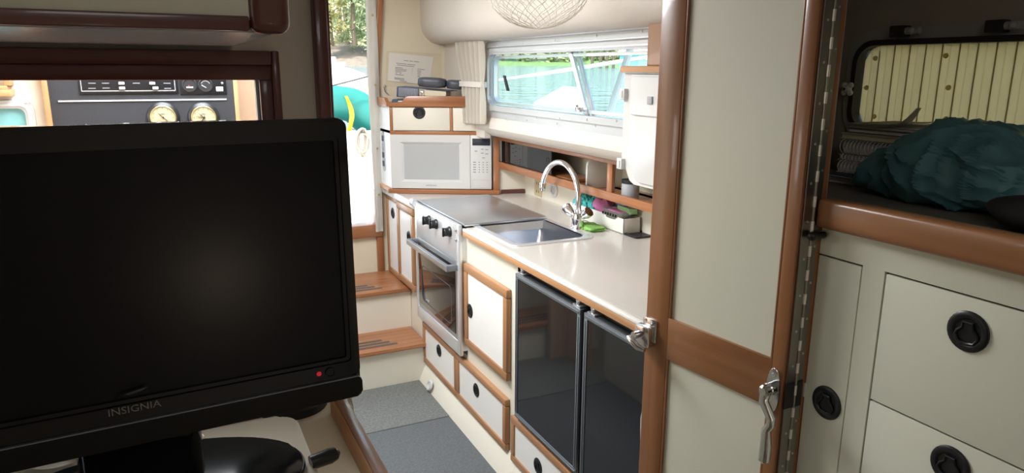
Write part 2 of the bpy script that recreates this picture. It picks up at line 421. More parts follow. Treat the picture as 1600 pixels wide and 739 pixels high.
for i, (px, py, n) in enumerate([(805, 182, 0), (838, 184, 0), (874, 185, 0), (917, 187, 0), (963, 189, 0), (790, 186, 0), (823, 188, 0), (870, 193, 0), (930, 197, 0), (775, 73, 0), (817, 69, 0), (867, 63, 0), (932, 56, 0), (1003, 49, 0)]):
    p = pX(px, py, WX-.012 if py < 195 and py > 60 else WX)
    b = MB(); b.lathe([(0, .003), (.004, .002), (.0048, 0)], T(p, (-1, 0, 0)), 10); b.build('screw', 'steel', win1)
ym0, ym1 = pX(884, 85, WX).y, pX(910, 168, WX).y
for k, (dx, off, wd) in enumerate(((.008, 0, .028), (.022, -.03, .022))):
    b = MB(); b.prism([(ym0+off, wz1), (ym0+off-wd, wz1), (ym1+off-wd, wz0), (ym1+off, wz0)], 'x', WX+dx, WX+dx+.012, .002); b.build('mullion', 'aluminium' if k else 'steel_light', win1)
b = MB(); p = pX(908, 170, WX-.015); b.box(p.x-.012, p.x+.01, p.y-.025, p.y+.025, p.z-.01, p.z+.006, .003); b.cyl((p.x-.012, p.y, p.z), (p.x-.03, p.y-.02, p.z+.012), .005, 10); b.build('window_latch', 'chrome', win1)
b = MB(); b.box(WX+.011, WX+.014, ym1, 3.17, wz0, wz1); b.build('pane', 'glass', win1)
b = MB(); b.box(WX+.028, WX+.031, 1.43, ym0, wz0, wz1); b.build('pane', 'glass', win1)
p = pX(788, 118, WX+.008); q = pX(794, 142, WX+.008)
b = MB(); b.prism([(p.y+.01, p.z), (p.y-.012, p.z), (q.y-.012, q.z), (q.y+.01, q.z)], 'x', WX+.004, WX+.011, .001); b.build('black_tab', 'black', win1, 'short black stub on the pane')

# ================================================================== left bulkhead with pass-through
LY = 1.45
jx1 = pY(520, 185, LY).x; jx0 = pY(495, 185, LY).x
ox1, oz1 = pY(404, 140, LY+.01).x, pY(300, 125, LY+.01).z
ox0, oz0 = -.75, z_(-.215)
b = MB(); b.box(-1.62, ox0, LY, LY+.03, 0, 2.05); b.box(ox1, jx0+.01, LY, LY+.03, 0, 2.05); b.box(ox0, ox1, LY, LY+.03, oz1, 2.05); b.box(ox0, ox1, LY, LY+.03, 0, oz0)
struct(b, 'wall_bulkhead', 'wall_taupe')
jm = thing('door_post', 'dark red mahogany post with a steel latch beside the companionway view', 'door post', (jx0, LY, 0))
b = MB(); b.box(jx0, jx1-.006, LY-.025, LY+.05, 0, 2.05, .004); b.build('post', 'mahogany_z', jm)
b = MB(); b.box(jx1-.006, jx1+.001, LY-.012, LY+.04, 0, 2.05, .002); b.build('stop_bead', 'mahogany_z', jm)
p = pY(545, 622, LY-.025)
b = MB(); b.box(p.x-.010, p.x+.008, LY-.038, LY-.0245, p.z-.03, p.z+.03, .003); b.cyl((p.x-.002, LY-.044, p.z-.018), (p.x-.002, LY-.03, p.z-.018), .006, 12); b.build('latch', 'chrome', jm)
pf = thing('pass_through_frame', 'dark mahogany frame around the opening behind the television', 'frame', (0, LY, oz0))
zt = pY(300, 78, LY).z; zm = pY(300, 101, LY).z; xr = pY(437, 140, LY).x; xm = pY(425, 140, LY).x
b = MB(); b.box(ox0-.06, xm, LY-.022, LY+.0, zm, zt, .003); b.build('top_rail', 'mahogany_x', pf)
b = MB(); b.box(ox0-.05, xm, LY-.012, LY+.035, oz1, zm, .002); b.build('inner_rail', 'mahogany_x', pf)
b = MB(); b.box(xm, xr, LY-.022, LY+.0, oz0-.03, zt, .003); b.build('stile', 'mahogany_z', pf)
b = MB(); b.box(ox1, xm, LY-.012, LY+.035, oz0-.02, oz1, .002); b.build('inner_stile', 'mahogany_z', pf)
b = MB(); b.box(ox1-.005, ox1, LY+.01, LY+.03, oz0, oz1); b.build('edge_bead', 'aluminium', pf)
b = MB(); b.box(ox0-.06, ox0, LY-.022, LY+.035, oz0-.03, oz1, .003); b.build('stile', 'mahogany_z', pf)
b = MB(); b.box(ox0-.06, xm, LY-.022, LY+.035, oz0-.04, oz0, .003); b.build('bottom_rail', 'mahogany_x', pf)

# ---- steering-station panel seen through the opening
PY = 2.85
def py_(px, py): return pY(px, py, PY)
x0, x1 = py_(78, 160).x, py_(366, 155).x
b = MB(); b.box(-1.62, x0-.012, PY+.03, PY+.06, 0, 2.05); pass
struct(b, 'wall_saloon', 'cream')
plain('warm_lit_cream', (.66, .44, .30), .45, var=.06)  # cream wall; the warm orange light on it is put into this colour
b = MB(); b.box(x1+.02, .36, PY+.25, PY+.28, 0, 2.05); b.box(x1+.0, x1+.02, PY+.032, PY+.28, 0, 2.05); struct(b, 'wall_locker', 'warm_lit_cream')
ip = thing('instrument_panel', 'black instrument panel with breaker switches and engine gauges behind the opening', 'instrument panel', (x0, PY, z_(-.6)))
b = MB(); b.box(x0, x1, PY, PY+.03, z_(-.6), z_(.25)); b.build('board', 'instrument_black', ip)
b = MB(); b.box(x1, x1+.014, PY-.012, PY+.03, z_(-.6), z_(.25), .002); b.build('trim', 'pale_teak_z', ip)
b = MB(); b.box(x0-.016, x0, PY-.012, PY+.03, z_(-.6), z_(.25), .002); b.build('trim', 'pale_teak_z', ip)
pa, pb = py_(91, 158), py_(354, 157)
b = MB(); b.box(pa.x, pb.x, PY-.004, PY, pa.z-.003, pa.z+.002); b.build('white_strip', 'print_light', ip)
pa, pb = py_(125, 145), py_(275, 120)
br = MB(); br.box(pa.x, pb.x+.004, PY-.006, PY, pa.z-.004, z_(.12), .001); brk = br.build('breaker_panel', 'panel_black', ip)
qa, qb = py_(128, 142.5), py_(274, 142.5)
b = MB(); b.box(qa.x, qb.x, PY-.0075, PY-.005, qa.z-.001, qa.z+.0015); b.box(qa.x-.001, qa.x+.001, PY-.0075, PY-.005, qa.z, z_(.1)); b.box(qb.x-.001, qb.x+.001, PY-.0075, PY-.005, qa.z, z_(.1)); b.build('border_line', 'print_light', brk)
for px, py in ((190, 130), (191, 137.5), (238, 130), (243, 137.5), (192, 122), (240, 122)):
    p = py_(px, py); b = MB(); b.box(p.x-.009, p.x+.009, PY-.016, PY-.006, p.z-.0045, p.z+.0045, .001); b.build('switch', 'white_plastic', brk)
for px, py in ((165, 130), (166, 137.5), (213, 130), (261, 130), (262, 138), (144, 130), (144, 138)):
    p = py_(px, py); b = MB(); b.box(p.x-.011, p.x+.011, PY-.0065, PY-.0059, p.z-.0015, p.z+.0015); b.build('printed_line', 'print_grey', brk)
pa, pb = py_(282, 147), py_(352, 120)
g = MB(); g.box(pa.x, pb.x, PY-.006, PY, pa.z, z_(.12), .001); gau = g.build('gauge_panel', 'panel_black', ip)
for px, nm in ((296, 'hour_meter'), (321, 'engine_gauge')):
    p = py_(px, 133); M = T((p.x, PY-.006, p.z), (0, -1, 0))
    b = MB(); b.lathe([(.025, 0), (.025, .005), (.0225, .006), (.0215, .002), (0, .002)], M, 24); b.build(nm, 'soft_black', gau)
    b = MB()
    if nm == 'hour_meter': b.box(p.x-.011, p.x+.011, PY-.010, PY-.0085, p.z-.010, p.z-.005)
    else:
        for k in range(7):
            a = math.radians(30+20*k); b.box(p.x+.015*math.cos(a)-.0012, p.x+.015*math.cos(a)+.0012, PY-.010, PY-.0085, p.z+.015*math.sin(a)-.0015, p.z+.015*math.sin(a)+.0015)
        b.prism([(p.x-.014, p.z-.001), (p.x-.013, p.z+.002), (p.x+.002, p.z-.008), (p.x+.001, p.z-.010)], 'y', PY-.011, PY-.0085)
    b.build('scale_marks', 'print_light', gau)
p = py_(295, 134.5); b = MB(); b.ball((p.x, PY-.009, p.z), .0028, sub=1); b.build('red_mark', 'red', gau)
p = py_(343, 139); b = MB(); b.box(p.x-.012, p.x+.012, PY-.007, PY-.0055, p.z-.008, p.z+.008, .0005); b.build('instruction_plate', 'print_light', gau)
p = py_(347, 130); b = MB(); b.lathe([(0, .004), (.004, .003), (.005, 0)], T((p.x, PY-.006, p.z), (0, -1, 0)), 10); b.build('key_switch', 'steel', gau)
def dial(name, label, px, marks):
    p = py_(px, 183); t = thing(name, label, name, (p.x, PY, p.z)); M = T((p.x, PY, p.z), (0, -1, 0))
    b = MB(); b.lathe([(.054, 0), (.054, .012), (.048, .02), (.0435, .022), (.0415, .018), (0, .018)], M, 36); b.build('case', 'panel_black', t)
    b = MB(); b.lathe([(.0425, .0182), (.0425, .021), (.039, .0225), (.0385, .019)], M, 36); b.build('bezel', 'brass', t)
    b = MB(); b.lathe([(.0388, .0184), (0, .0196)], M, 36); b.build('dial_face', 'dial', t)
    b = MB()
    for k in range(12):
        a = math.radians(30*k); r = .032; b.box(p.x+r*math.cos(a)-.0013, p.x+r*math.cos(a)+.0013, PY-.0212, PY-.0188, p.z+r*math.sin(a)-.0022, p.z+r*math.sin(a)+.0022)
    b.box(p.x-.007, p.x+.007, PY-.021, PY-.019, p.z+.012, p.z+.0145)
    b.build('numerals', 'print_grey', t)
    for a, l in marks:
        a = math.radians(a); d = Vector((math.cos(a), 0, math.sin(a))); b = MB(); c = Vector((p.x, PY-.0225, p.z)); b.tube([c-d*l*.25, c+d*l*.5, c+d*l], [.0008, .0014, .0004], 6); b.build('hand', 'soft_black', t)
    b = MB(); b.lathe([(0, .025), (.003, .0245), (.0032, .02)], M, 12); b.build('hub', 'soft_black', t)
    return t, p
t, p = dial('barometer', 'round barometer with cream face and two small sub-dials', 255, ((135, .024), (-45, .02)))
for dx in (-.014, .016):
    b = MB(); b.tube([(p.x+dx+.007*math.cos(2*math.pi*k/16), PY-.0215, p.z-.014+.007*math.sin(2*math.pi*k/16)) for k in range(16)], .0007, 5, True); b.build('sub_dial', 'print_grey', t)
dial('clock', 'round cream-faced ship clock with black hands', 318, ((135, .022), (172, .028), (-120, .03)))
# saloon side window at the far left and the wooden shelf bracket above it
p = pY(50, 160, PY)
w2 = MB(); x1w = pY(52, 170, PY).x; zt2 = pY(30, 157, PY).z
w2.ring(rrect(-.95, x1w, zt2-.30, zt2, .03), rrect(-.92, x1w-.026, zt2-.27, zt2-.026, .02), 'y', PY+.01, PY+.03)
win3 = w2.build('window_3', 'aluminium', None, 'pale aluminium framed saloon window', None, None, 'structure')
b = MB(); b.ring(rrect(-.945, x1w-.012, zt2-.29, zt2-.012, .025), rrect(-.935, x1w-.018, zt2-.28, zt2-.018, .022), 'y', PY+.005, PY+.011); b.build('bead', 'steel_light', win3)
plain('tinted_water_glass', (.22, .50, .52), .15, var=.1, vscale=40)
b = MB(); b.box(-.92, x1w-.026, PY+.024, PY+.029, zt2-.27, zt2-.026); b.build('pane', 'tinted_water_glass', win3)
for sx in (x1w-.008, x1w-.02):
    b = MB(); b.lathe([(0, .002), (.003, .0015), (.0035, 0)], T((sx, PY+.005, zt2-.008-(x1w-.008-sx)*.2), (0, -1, 0)), 8); b.build('screw', 'steel', win3)
pa = pY(22, 150, PY); pb = pY(-60, 128, PY)
sh = thing('bracket_shelf', 'small orange wooden ledge above the saloon window at the far left', 'shelf', (pa.x, PY, pa.z))
b = MB(); b.box(pa.x-.25, pa.x, PY-.06, PY+.03, pa.z, pa.z+.022, .003); b.build('ledge', 'pale_teak_x', sh)
b = MB(); b.box(pa.x-.25, pa.x-.01, PY-.04, PY+.03, pa.z+.022, pa.z+.034, .002); b.build('cleat', 'pale_teak_x', sh)
b = MB(); b.box(pa.x-.018, pa.x, PY-.03, PY+.03, pa.z+.034, pa.z+.2, .002); b.build('upright', 'pale_teak_z', sh)

# ================================================================== companionway steps and carpet
S1Y, S2Y = 3.155, 3.40
S1Z, S2Z = pY(657, 537, S1Y-.015).z, pY(634, 450, S2Y-.015).z
st = thing('companionway_steps', 'cream companionway steps with two teak treads', 'steps', (.7, S1Y, 0))
b = MB(); b.box(.02, GX+.02, S1Y, S2Y, 0, S1Z-.02); b.build('riser', 'cream', st)
b = MB(); b.box(.02, GX+.02, S2Y, AY, 0, S2Z-.02); b.build('riser', 'cream', st)
def tread(y0, y1, zt, n):
    b = MB(); b.box(.02, GX+.015, y0-.02, y1, zt-.02, zt-.006, .003); tr = b.build('tread', 'teak_x', st)
    wd = (y1-y0+.02)/n
    for k in range(n):
        ya = y0-.02+k*wd
        b = MB(); b.box(.02, GX+.015, ya+.0012, ya+wd-.0012, zt-.008, zt, .0012, 1); b.build('plank', 'teak_x', tr)
    for k in range(3):
        ya = y0+.03+k*.035
        b = MB(); b.box(.2, .93-.03*k, ya, ya+.02, zt-.002, zt+.0012); b.build('grip_strip', 'grip_strip', tr)
tread(S1Y, S2Y, S1Z, 6); tread(S2Y, AY-.03, S2Z, 8)
ys = pZ(655, 660, .01).y
b = MB(); b.box(.235, 1.024, ys, S1Y-.001, .0, .012, .003); b.build('carpet', 'carpet', None, 'light grey carpet piece at the foot of the steps', 'carpet')
b = MB(); b.box(.235, 1.024, 1.51, ys-.002, .0, .010, .003); b.build('carpet', 'carpet_dark', None, 'darker grey carpet piece in front of the fridges', 'carpet')

sb = thing('settee_base', 'cream locker opposite the galley, behind the television', 'locker', (-.1, 2.2, 0))
b = MB(); b.box(-.7, .22, 1.51, 2.80, 0, .80, .01); b.build('body', 'cream', sb)
b = MB(); b.box(-.7, .232, 1.51, 2.80, .80, .825, .004); b.build('top', 'teak_y', sb)
# ================================================================== galley units
def framed_front(parent, y0, y1, z0, z1, name, fw=.034, fx=GX, th=.022, ringp=None, panel='white_panel', wd='frame_teak'):
    """wood framed flush front facing -x; returns the panel part"""
    b = MB(); b.box(fx+.007, fx+th, y0+fw*.6, y1-fw*.6, z0+fw*.6, z1-fw*.6); d = b.build(name, panel, parent)
    for (a0, a1, c0, c1, ax) in ((y0, y1, z1-fw, z1, 'y'), (y0, y1, z0, z0+fw, 'y'), (y0, y0+fw, z0+fw, z1-fw, 'z'), (y1-fw, y1, z0+fw, z1-fw, 'z')):
        b = MB(); b.box(fx, fx+th, a0, a1, c0, c1, .005); b.build('frame_rail' if ax == 'y' else 'frame_stile', wd+'_'+ax, d)
    if ringp is not None: pull(d, (fx+.0065, ringp[0], ringp[1]), (-1, 0, 0))
    return d
BF = GX+.022
gb = thing('galley_cabinet', 'cream galley base cabinet with wood framed cupboard door and drawers between oven and fridges', 'cabinet', (1.3, 2.6, 0))
b = MB()
b.box(BF, BF+.02, 2.135, 2.63, .10, CT-.033)                       # face beside the cupboard
b.box(BF, BF+.02, 2.63, 3.19, .10, z_(-1.19))                      # face under the oven
b.box(BF, 1.66, 2.135, 2.155, 0, CT-.033)
b.prism([(1.022, 0), (1.03, .02), (1.05, .07), (BF, .103), (BF+.02, .103), (BF+.02, 0)], 'y', 2.135, 3.154)                       # coved toe board
b.build('carcass', 'cream', gb)
rp = pX(732, 486, GX)
framed_front(gb, pX(791, 500, GX).y, pX(724, 440, GX).y, z_(-1.128), z_(-.772), 'cupboard_door', ringp=(pX(732, 486, GX).y, pX(732, 486, GX).z))
ydiv = pX(712, 580, GX).y
yl, yr_ = pX(660, 530, GX).y, pX(789, 650, GX).y
zt_, zb_ = z_(-1.205), z_(-1.417)
p = pX(684, 548, GX); framed_front(gb, ydiv, yl, zb_, zt_, 'drawer', .028, ringp=(p.y, p.z))
p = pX(742, 610, GX); framed_front(gb, yr_, ydiv, zb_, zt_, 'drawer', .028, ringp=(p.y, p.z))
p = pX(672, 602, 1.026)
b = MB(); b.lathe([(0, .004), (.014, .004), (.016, .009), (.024, .009), (.027, 0)], T(p, (-1, 0, .35)), 24); b.build('round_vent', 'white_plastic', gb)
# left doors beside the steps
cc = thing('corner_cabinet', 'narrow cream cabinet with two wood framed doors left of the oven', 'cabinet', (1.1, 3.45, 0))
b = MB(); b.box(BF, 1.2, 3.21, AY-.002, 0, CT-.033); b.build('carcass', 'cream', cc)
ya, yb, yc = pX(604, 350, GX).y, pX(623, 350, GX).y, pX(649, 380, GX).y
p = pX(612, 333, GX); framed_front(cc, yb+.002, ya, z_(-1.095), z_(-.655), 'door', .03, ringp=(p.y, p.z), th=.022)
p = pX(637, 370, GX-.012); framed_front(cc, yc, yb-.002, z_(-1.08), z_(-.66), 'door', .036, fx=GX-.012, th=.034, ringp=(p.y, p.z))
# ---- fridges
def fridge(label, y0, y1, z0, z1, mirror):
    t = thing('refrigerator', label, 'refrigerator', ((GX+1.5)/2, (y0+y1)/2, z0))
    b = MB(); b.box(GX+.03, 1.55, y0+.012, y1-.012, z0, z1+.03); b.build('body', 'soft_black', t)
    b = MB(); b.box(GX+.004, GX+.03, y0, y1, z0, z1, .004); d = b.build('door', 'soft_black', t)
    b = MB(); b.box(GX-.001, GX+.006, y0+.012, y1-.012, z0+.012, z1-.012); b.build('panel', 'fridge_black', d)
    fw = .017
    for (a0, a1, c0, c1) in ((y0, y1, z1-fw, z1), (y0, y1, z0, z0+fw), (y0, y0+fw, z0+fw, z1-fw), (y1-fw, y1, z0+fw, z1-fw)):
        b = MB(); b.box(GX-.004, GX+.006, a0, a1, c0, c1, .0015)
        b.box(GX-.0065, GX+.0, a0+(.006 if a1-a0 > .1 else .006), a1-.006, c0+.006, c1-.006, .001)
        b.build('frame_strip', 'grey_frame', d)
    for yh in ((y1-.03, y0+.03)):
        b = MB(); b.box(GX+.0, GX+.035, yh-.02, yh+.02, z1, z1+.006, .001); b.cyl((GX+.008, yh, z1), (GX+.008, yh, z1+.016), .006, 12); b.box(GX+.006, GX+.04, yh-.008, yh+.012, z1+.012, z1+.02, .001); b.build('hinge', 'steel', t)
    return t
fz0, fz1 = z_(-1.225), z_(-.685)
fridge('dark glass-fronted fridge next to the cream cupboard', pX(906, 560, GX).y, pX(806, 540, GX).y, fz0, fz1, 0)
fy2 = pX(912, 560, GX).y
fridge('dark glass-fronted fridge partly hidden behind the open door', 1.33, fy2-.001, fz0-.0, fz1, 1)
fb = thing('fridge_base_unit', 'cream base with wood framed drawer under the two fridges', 'cabinet', (1.3, 1.7, 0))
b = MB(); b.box(BF, 1.6, 1.318, 2.134, .1, fz0-.004); b.prism([(1.022, 0), (1.03, .02), (1.05, .07), (BF, .103), (BF+.02, .103), (BF+.02, 0)], 'y', 1.318, 2.134); b.build('carcass', 'cream', fb)
p = pX(838, 729, GX); framed_front(fb, 1.62, pX(797, 680, GX).y, .09, fz0-.018, 'drawer', .028, ringp=(p.y, p.z))
b = MB(); b.box(GX+.06, 1.6, 2.1345-.012, 2.1345-.002, fz0, CT-.035); b.build('side_panel', 'cream', fb)

# ---- worktop with openings for cooker and sink
OY0, OY1 = 2.615, 3.20
SX0, SX1, SY0, SY1 = 1.115, 1.43, 2.255, 2.655
wt = thing('galley_worktop', 'long cream galley worktop with a light wood nosing', 'worktop', (1.35, 2, CT))
b = MB(); zt0, zt1 = CT-.033, CT
b.box(GX+.016, 1.664, 1.318, SY0, zt0, zt1); b.box(GX+.016, SX0, SY0, OY0, zt0, zt1); b.box(SX1, 1.664, SY0, OY0, zt0, zt1); b.box(1.44, 1.664, OY0, OY1, zt0, zt1)
b.box(SX0, SX1, SY1, OY0, zt0, zt1)
b.prism([(GX+.016, OY1), (1.664, OY1), (1.664, 3.27), (1.52, 3.30), (1.05, 3.545), (1.05, AY-.002), (GX-.0, AY-.002), (GX-.0, OY1+.01)], 'z', zt0, zt1)
b.build('top', 'counter', wt)
b = MB(); b.box(GX-.004, GX+.016, 1.318, OY0-.002, CT-.012, CT, .003); b.build('edge_lip', 'counter_edge', wt)
b = MB(); b.box(GX-.003, GX+.016, 1.318, OY0-.002, CT-.033, CT-.012, .002); b.build('nosing', 'pale_teak_y', wt)
b = MB(); b.box(GX-.010, GX+.0, 3.215, AY-.002, CT-.03, CT+.002, .003); b.build('edge_lip', 'counter_edge', wt)

# ---- cooker
ck = thing('cooker', 'stainless steel gimballed cooker with glass oven door and black knobs', 'cooker', (1.25, 2.9, z_(-1.17)))
cy0, cy1 = 2.625, 3.195; FX = GX-.012
b = MB(); b.box(FX+.012, 1.42, cy0+.004, cy1-.004, z_(-1.165), CT-.01); b.build('body', 'steel', ck)
b = MB(); b.box(FX-.002, FX+.012, cy0, cy0+.028, z_(-1.185), CT+.012, .002); b.build('side_frame', 'steel_light', ck)
b = MB(); b.box(FX-.002, FX+.012, cy1-.028, cy1, z_(-1.185), CT+.012, .002); b.build('side_frame', 'steel_light', ck)
b = MB(); b.box(FX-.002, FX+.012, cy0+.028, cy1-.028, z_(-1.185), z_(-1.125), .002); b.build('bottom_frame', 'steel_light', ck)
cp = MB(); cp.box(FX-.004, FX+.012, cy0+.028, cy1-.028, z_(-.775), CT+.012, .002); cpl = cp.build('control_panel', 'steel_light', ck)
for px, py in ((669, 344), (680, 350), (701, 362)):
    p = pX(px+2, py, FX-.004)
    b = MB(); M = T(p, (-1, 0, 0), (0, 1, 0)); b.lathe([(.023, 0), (.022, .006), (.0185, .010), (.0175, .026), (.015, .029), (0, .029)], M, 24); b.box(p.x-.034, p.x-.026, p.y-.0055, p.y+.0055, p.z-.019, p.z+.019, .002); b.build('knob', 'black', cpl)
    b = MB()
    for k in range(5):
        a = math.radians(200+k*35); b.ball((FX-.0045, p.y+.03*math.cos(a), p.z+.03*math.sin(a)), .0016, sub=1)
    b.build('dial_marks', 'print_grey', cpl)
for px, py in ((712.5, 360), (712.5, 375), (662, 337)):
    p = pX(px, py, FX-.004); b = MB(); b.lathe([(0, .006), (.005, .005), (.0065, 0)], T(p, (-1, 0, 0)), 12); b.build('screw', 'steel', cpl)
od = MB(); od.box(FX, FX+.012, cy0+.03, cy1-.03, z_(-1.123), z_(-.778), .003); odr = od.build('oven_door', 'steel', ck)
b = MB(); b.box(FX-.003, FX+.002, cy0+.05, cy1-.045, z_(-1.10), z_(-.80), .001); b.build('glass', 'oven_glass', odr)
b = MB(); b.ring(rrect(cy0+.09, cy1-.085, z_(-1.075), z_(-.90), .03), rrect(cy0+.094, cy1-.089, z_(-1.071), z_(-.904), .028), 'x', FX-.0034, FX-.0028); b.build('window_line', 'slate', odr)
hz = z_(-.80)
b = MB(); b.box(FX-.05, FX-.036, cy0+.02, cy1-.012, hz-.014, hz+.014, .004)
for yy in (cy0+.03, cy1-.022): b.box(FX-.045, FX+.0, yy-.012, yy+.012, hz-.012, hz+.013, .003)
b.build('handle', 'grey_frame', odr)
b = MB(); b.box(FX-.0515, FX-.049, cy0+.022, cy1-.014, hz-.012, hz+.012, .001); b.build('handle_face', 'steel', odr)
p = pX(667, 470, FX-.004); b = MB()
b.tube([(FX-.0036, p.y+.02-.008*k, p.z+.004*math.sin(k*2.2)+.001*k) for k in range(6)], .0014, 5); b.box(FX-.004, FX-.003, p.y-.03, p.y-.02, p.z+.002, p.z+.006); b.build('maker_mark', 'print_light', odr)
lid = MB(); lid.box(FX+.018, 1.43, OY0-.002, OY1+.02, CT+.006, CT+.018, .003); lid.build('lid', 'steel', ck)
b = MB(); b.box(1.428, 1.442, OY0+.01, OY1-.02, CT+.002, CT+.016, .002); b.build('lid_hinge_strip', 'steel_light', ck)
p = pX(648, 317, FX)
b = MB(); b.cyl((FX-.0, cy1+.03, p.z), (FX-.0, cy1-.002, p.z), .016, 16); b.cyl((FX, cy1+.034, p.z), (FX, cy1+.024, p.z), .019, 16); b.build('gimbal_pivot', 'steel_light', ck)

# ---- sink
sk = thing('sink', 'rectangular stainless steel sink let into the worktop', 'sink', ((SX0+SX1)/2, (SY0+SY1)/2, CT))
b = MB(); b.ring(rrect(SX0-.016, SX1+.016, SY0-.016, SY1+.016, .035), rrect(SX0+.008, SX1-.008, SY0+.008, SY1-.008, .045), 'z', CT+.0005, CT+.005); b.build('rim', 'steel_light', sk)
prof = [(.0, 0), (.0, -.012), (.012, -.14), (.035, -.155)]
t = bmesh.new(); rings = []
for ins, dz in prof:
    rings.append([t.verts.new((x, y, CT+.005+dz)) for x, y in rrect(SX0+.008+ins, SX1-.008-ins, SY0+.008+ins, SY1-.008-ins, .045)])
for A, B in zip(rings, rings[1:]):
    for k in range(len(A)): t.faces.new((A[k], A[(k+1) % len(A)], B[(k+1) % len(B)], B[k]))
t.faces.new(rings[-1]); bmesh.ops.recalc_face_normals(t, faces=t.faces); bmesh.ops.reverse_faces(t, faces=t.faces)
b = MB(); b._add(t); b.build('basin', 'sink_steel', sk, ang=60)
b = MB(); b.lathe([(.03, .002), (.026, .004), (.022, .001), (0, .001)], T(((SX0+SX1)/2, (SY0+SY1)/2, CT-.15), (0, 0, 1)), 24); b.build('drain', 'chrome', sk)

# ---- tap
fp = pZ(903, 350, CT); fp.x = 1.475; fp.y = pX(903, 348, 1.475).y
fc = thing('tap', 'chrome gooseneck mixer tap with two handles', 'tap', (fp.x, fp.y, CT))
b = MB(); b.lathe([(.030, 0), (.029, .006), (.024, .012), (.025, .03), (.026, .045), (.022, .06), (.014, .066), (0, .067)], Matrix.Translation((fp.x, fp.y, CT)), 24); b.build('tap_body', 'chrome', fc)
# spout in the plane turned towards the sink and the steps
ta = pX(903, 262, fp.x); topz = pX(880, 249, fp.x).z; end = pX(848, 291, fp.x-.02)
rad = (fp.y-end.y)/2*1.0
dirv = Vector((end.x-fp.x, end.y-fp.y, 0)); L_ = dirv.length; dirv.normalize(); rr_ = L_/2
pts = [Vector((fp.x, fp.y, CT+.06)), Vector((fp.x, fp.y, topz-rr_-.012))]
for k in range(1, 16):
    a = math.pi*k/16; pts.append(Vector((fp.x, fp.y, topz-rr_-.012))+dirv*(rr_-rr_*math.cos(a))+Vector((0, 0, rr_*math.sin(a))))
pts += [Vector((end.x, end.y, topz-rr_-.015)), Vector((end.x, end.y, end.z))]
b = MB(); b.tube(pts, .0115, 14); b.build('spout', 'chrome', fc)
b = MB(); b.lathe([(.0115, .0), (.0145, 0), (.0150, .02), (.0125, .026)], Matrix.Translation((end.x, end.y, end.z-.008)), 18); b.build('aerator', 'chrome', fc)
b = MB(); b.cyl((fp.x, fp.y, CT+.055), (fp.x, fp.y, CT+.075), .0155, 18); b.build('swivel_collar', 'chrome', fc)
for dy, dx in ((.05, -.012), (-.038, .012)):
    c0 = Vector((fp.x, fp.y, CT+.045)); c1 = c0+Vector((dx*.7, dy*.55, .008)); c2 = c0+Vector((dx*1.2, dy*1.0, .02)); c3 = c0+Vector((dx*1.6, dy*1.35, .032))
    b = MB(); b.tube([c0, c1], .010, 12); b.tube([c1, c2, c3], [.012, .020, .022], 10); b.build('tap_handle', 'chrome', fc)

# ---- things on the worktop
def blob(name, mat, c, size, rot, label, cat, amp=.12, sub=3, sq=.0, seed=0, group=None):
    """soft cushion-like sponge or cloth lying at c (centre of its underside)"""
    rnd = random.Random(seed); t = bmesh.new(); bmesh.ops.create_cube(t, size=2)
    bmesh.ops.subdivide_edges(t, edges=list(t.edges), cuts=5, use_grid_fill=True)
    from mathutils import noise as ns
    for v in t.verts:
        p = v.co.copy(); n = p.normalized()
        q = p*(1-sq)+n*1.15*sq
        k = 1+amp*ns.noise(p*1.4+Vector((seed*3.1, 0, 0)))
        v.co = Vector((q.x*size[0]*k, q.y*size[1]*k, q.z*size[2]*(1+amp*1.5*ns.noise(p*1.1+Vector((0, seed*1.7, 2))))))
    t.transform(Matrix.Rotation(rot, 4, 'Z'))
    lo = min(v.co.z for v in t.verts)
    t.transform(Matrix.Translation((c[0], c[1], c[2]-lo)))
    bmesh.ops.recalc_face_normals(t, faces=t.faces)
    b = MB(); b._add(t); return b.build(name, mat, None, label, cat, group, ang=70)
p = pZ(925, 358, CT)
blob('dish_sponge_cloth', 'green_sponge', (p.x, p.y, CT+.0005), (.034, .058, .008), -.15, 'green sponge cloth lying beside the tap', 'sponge', .25, seed=3, sq=.25)
# white caddy along the backsplash
ky0, ky1 = 2.245, 2.66; kx0, kx1 = 1.575, 1.655; kh = .062
kd = thing('sponge_caddy', 'long white plastic caddy against the backsplash', 'caddy', ((kx0+kx1)/2, (ky0+ky1)/2, CT))
b = MB(); b.box(kx0, kx0+.004, ky0, ky1, CT, CT+kh, .001); b.box(kx1-.004, kx1, ky0, ky1, CT, CT+kh, .001); b.box(kx0, kx1, ky0, ky0+.004, CT, CT+kh, .001); b.box(kx0, kx1, ky1-.004, ky1, CT, CT+kh, .001); b.box(kx0, kx1, ky0, ky1, CT, CT+.004); b.build('tray', 'old_white', kd)
sdx = thing('soap_dish', 'small white slotted soap dish sitting in the caddy', 'soap dish', (1.605, 2.335, CT+kh))
def dish(u, v):
    a = 2*math.pi*u; r = .9+.1*v
    return Vector((1.603+.034*r*math.cos(a)*abs(math.cos(a))**-.3 if abs(math.cos(a)) > 1e-3 else 1.603, 2.335+.078*r*math.sin(a), CT+kh-.012+.032*v))
b = MB(); b.grid(dish, 40, 1, .003); b.box(1.58, 1.63, 2.275, 2.395, CT+kh-.012, CT+kh-.009); b.build('bowl', 'white_plastic', sdx, ang=70)
for k in range(6):
    b = MB(); y = 2.29+k*.018; b.box(1.567, 1.5705, y, y+.008, CT+kh-.001, CT+kh+.009); b.build('slot', 'gap_black', sdx)
zs = CT+kh-.008
blob('sponge', 'pink_sponge', (1.603, 2.325, zs), (.022, .052, .013), .1, 'pink sponge lying in the white soap dish', 'sponge', .12, seed=1, sq=.2)
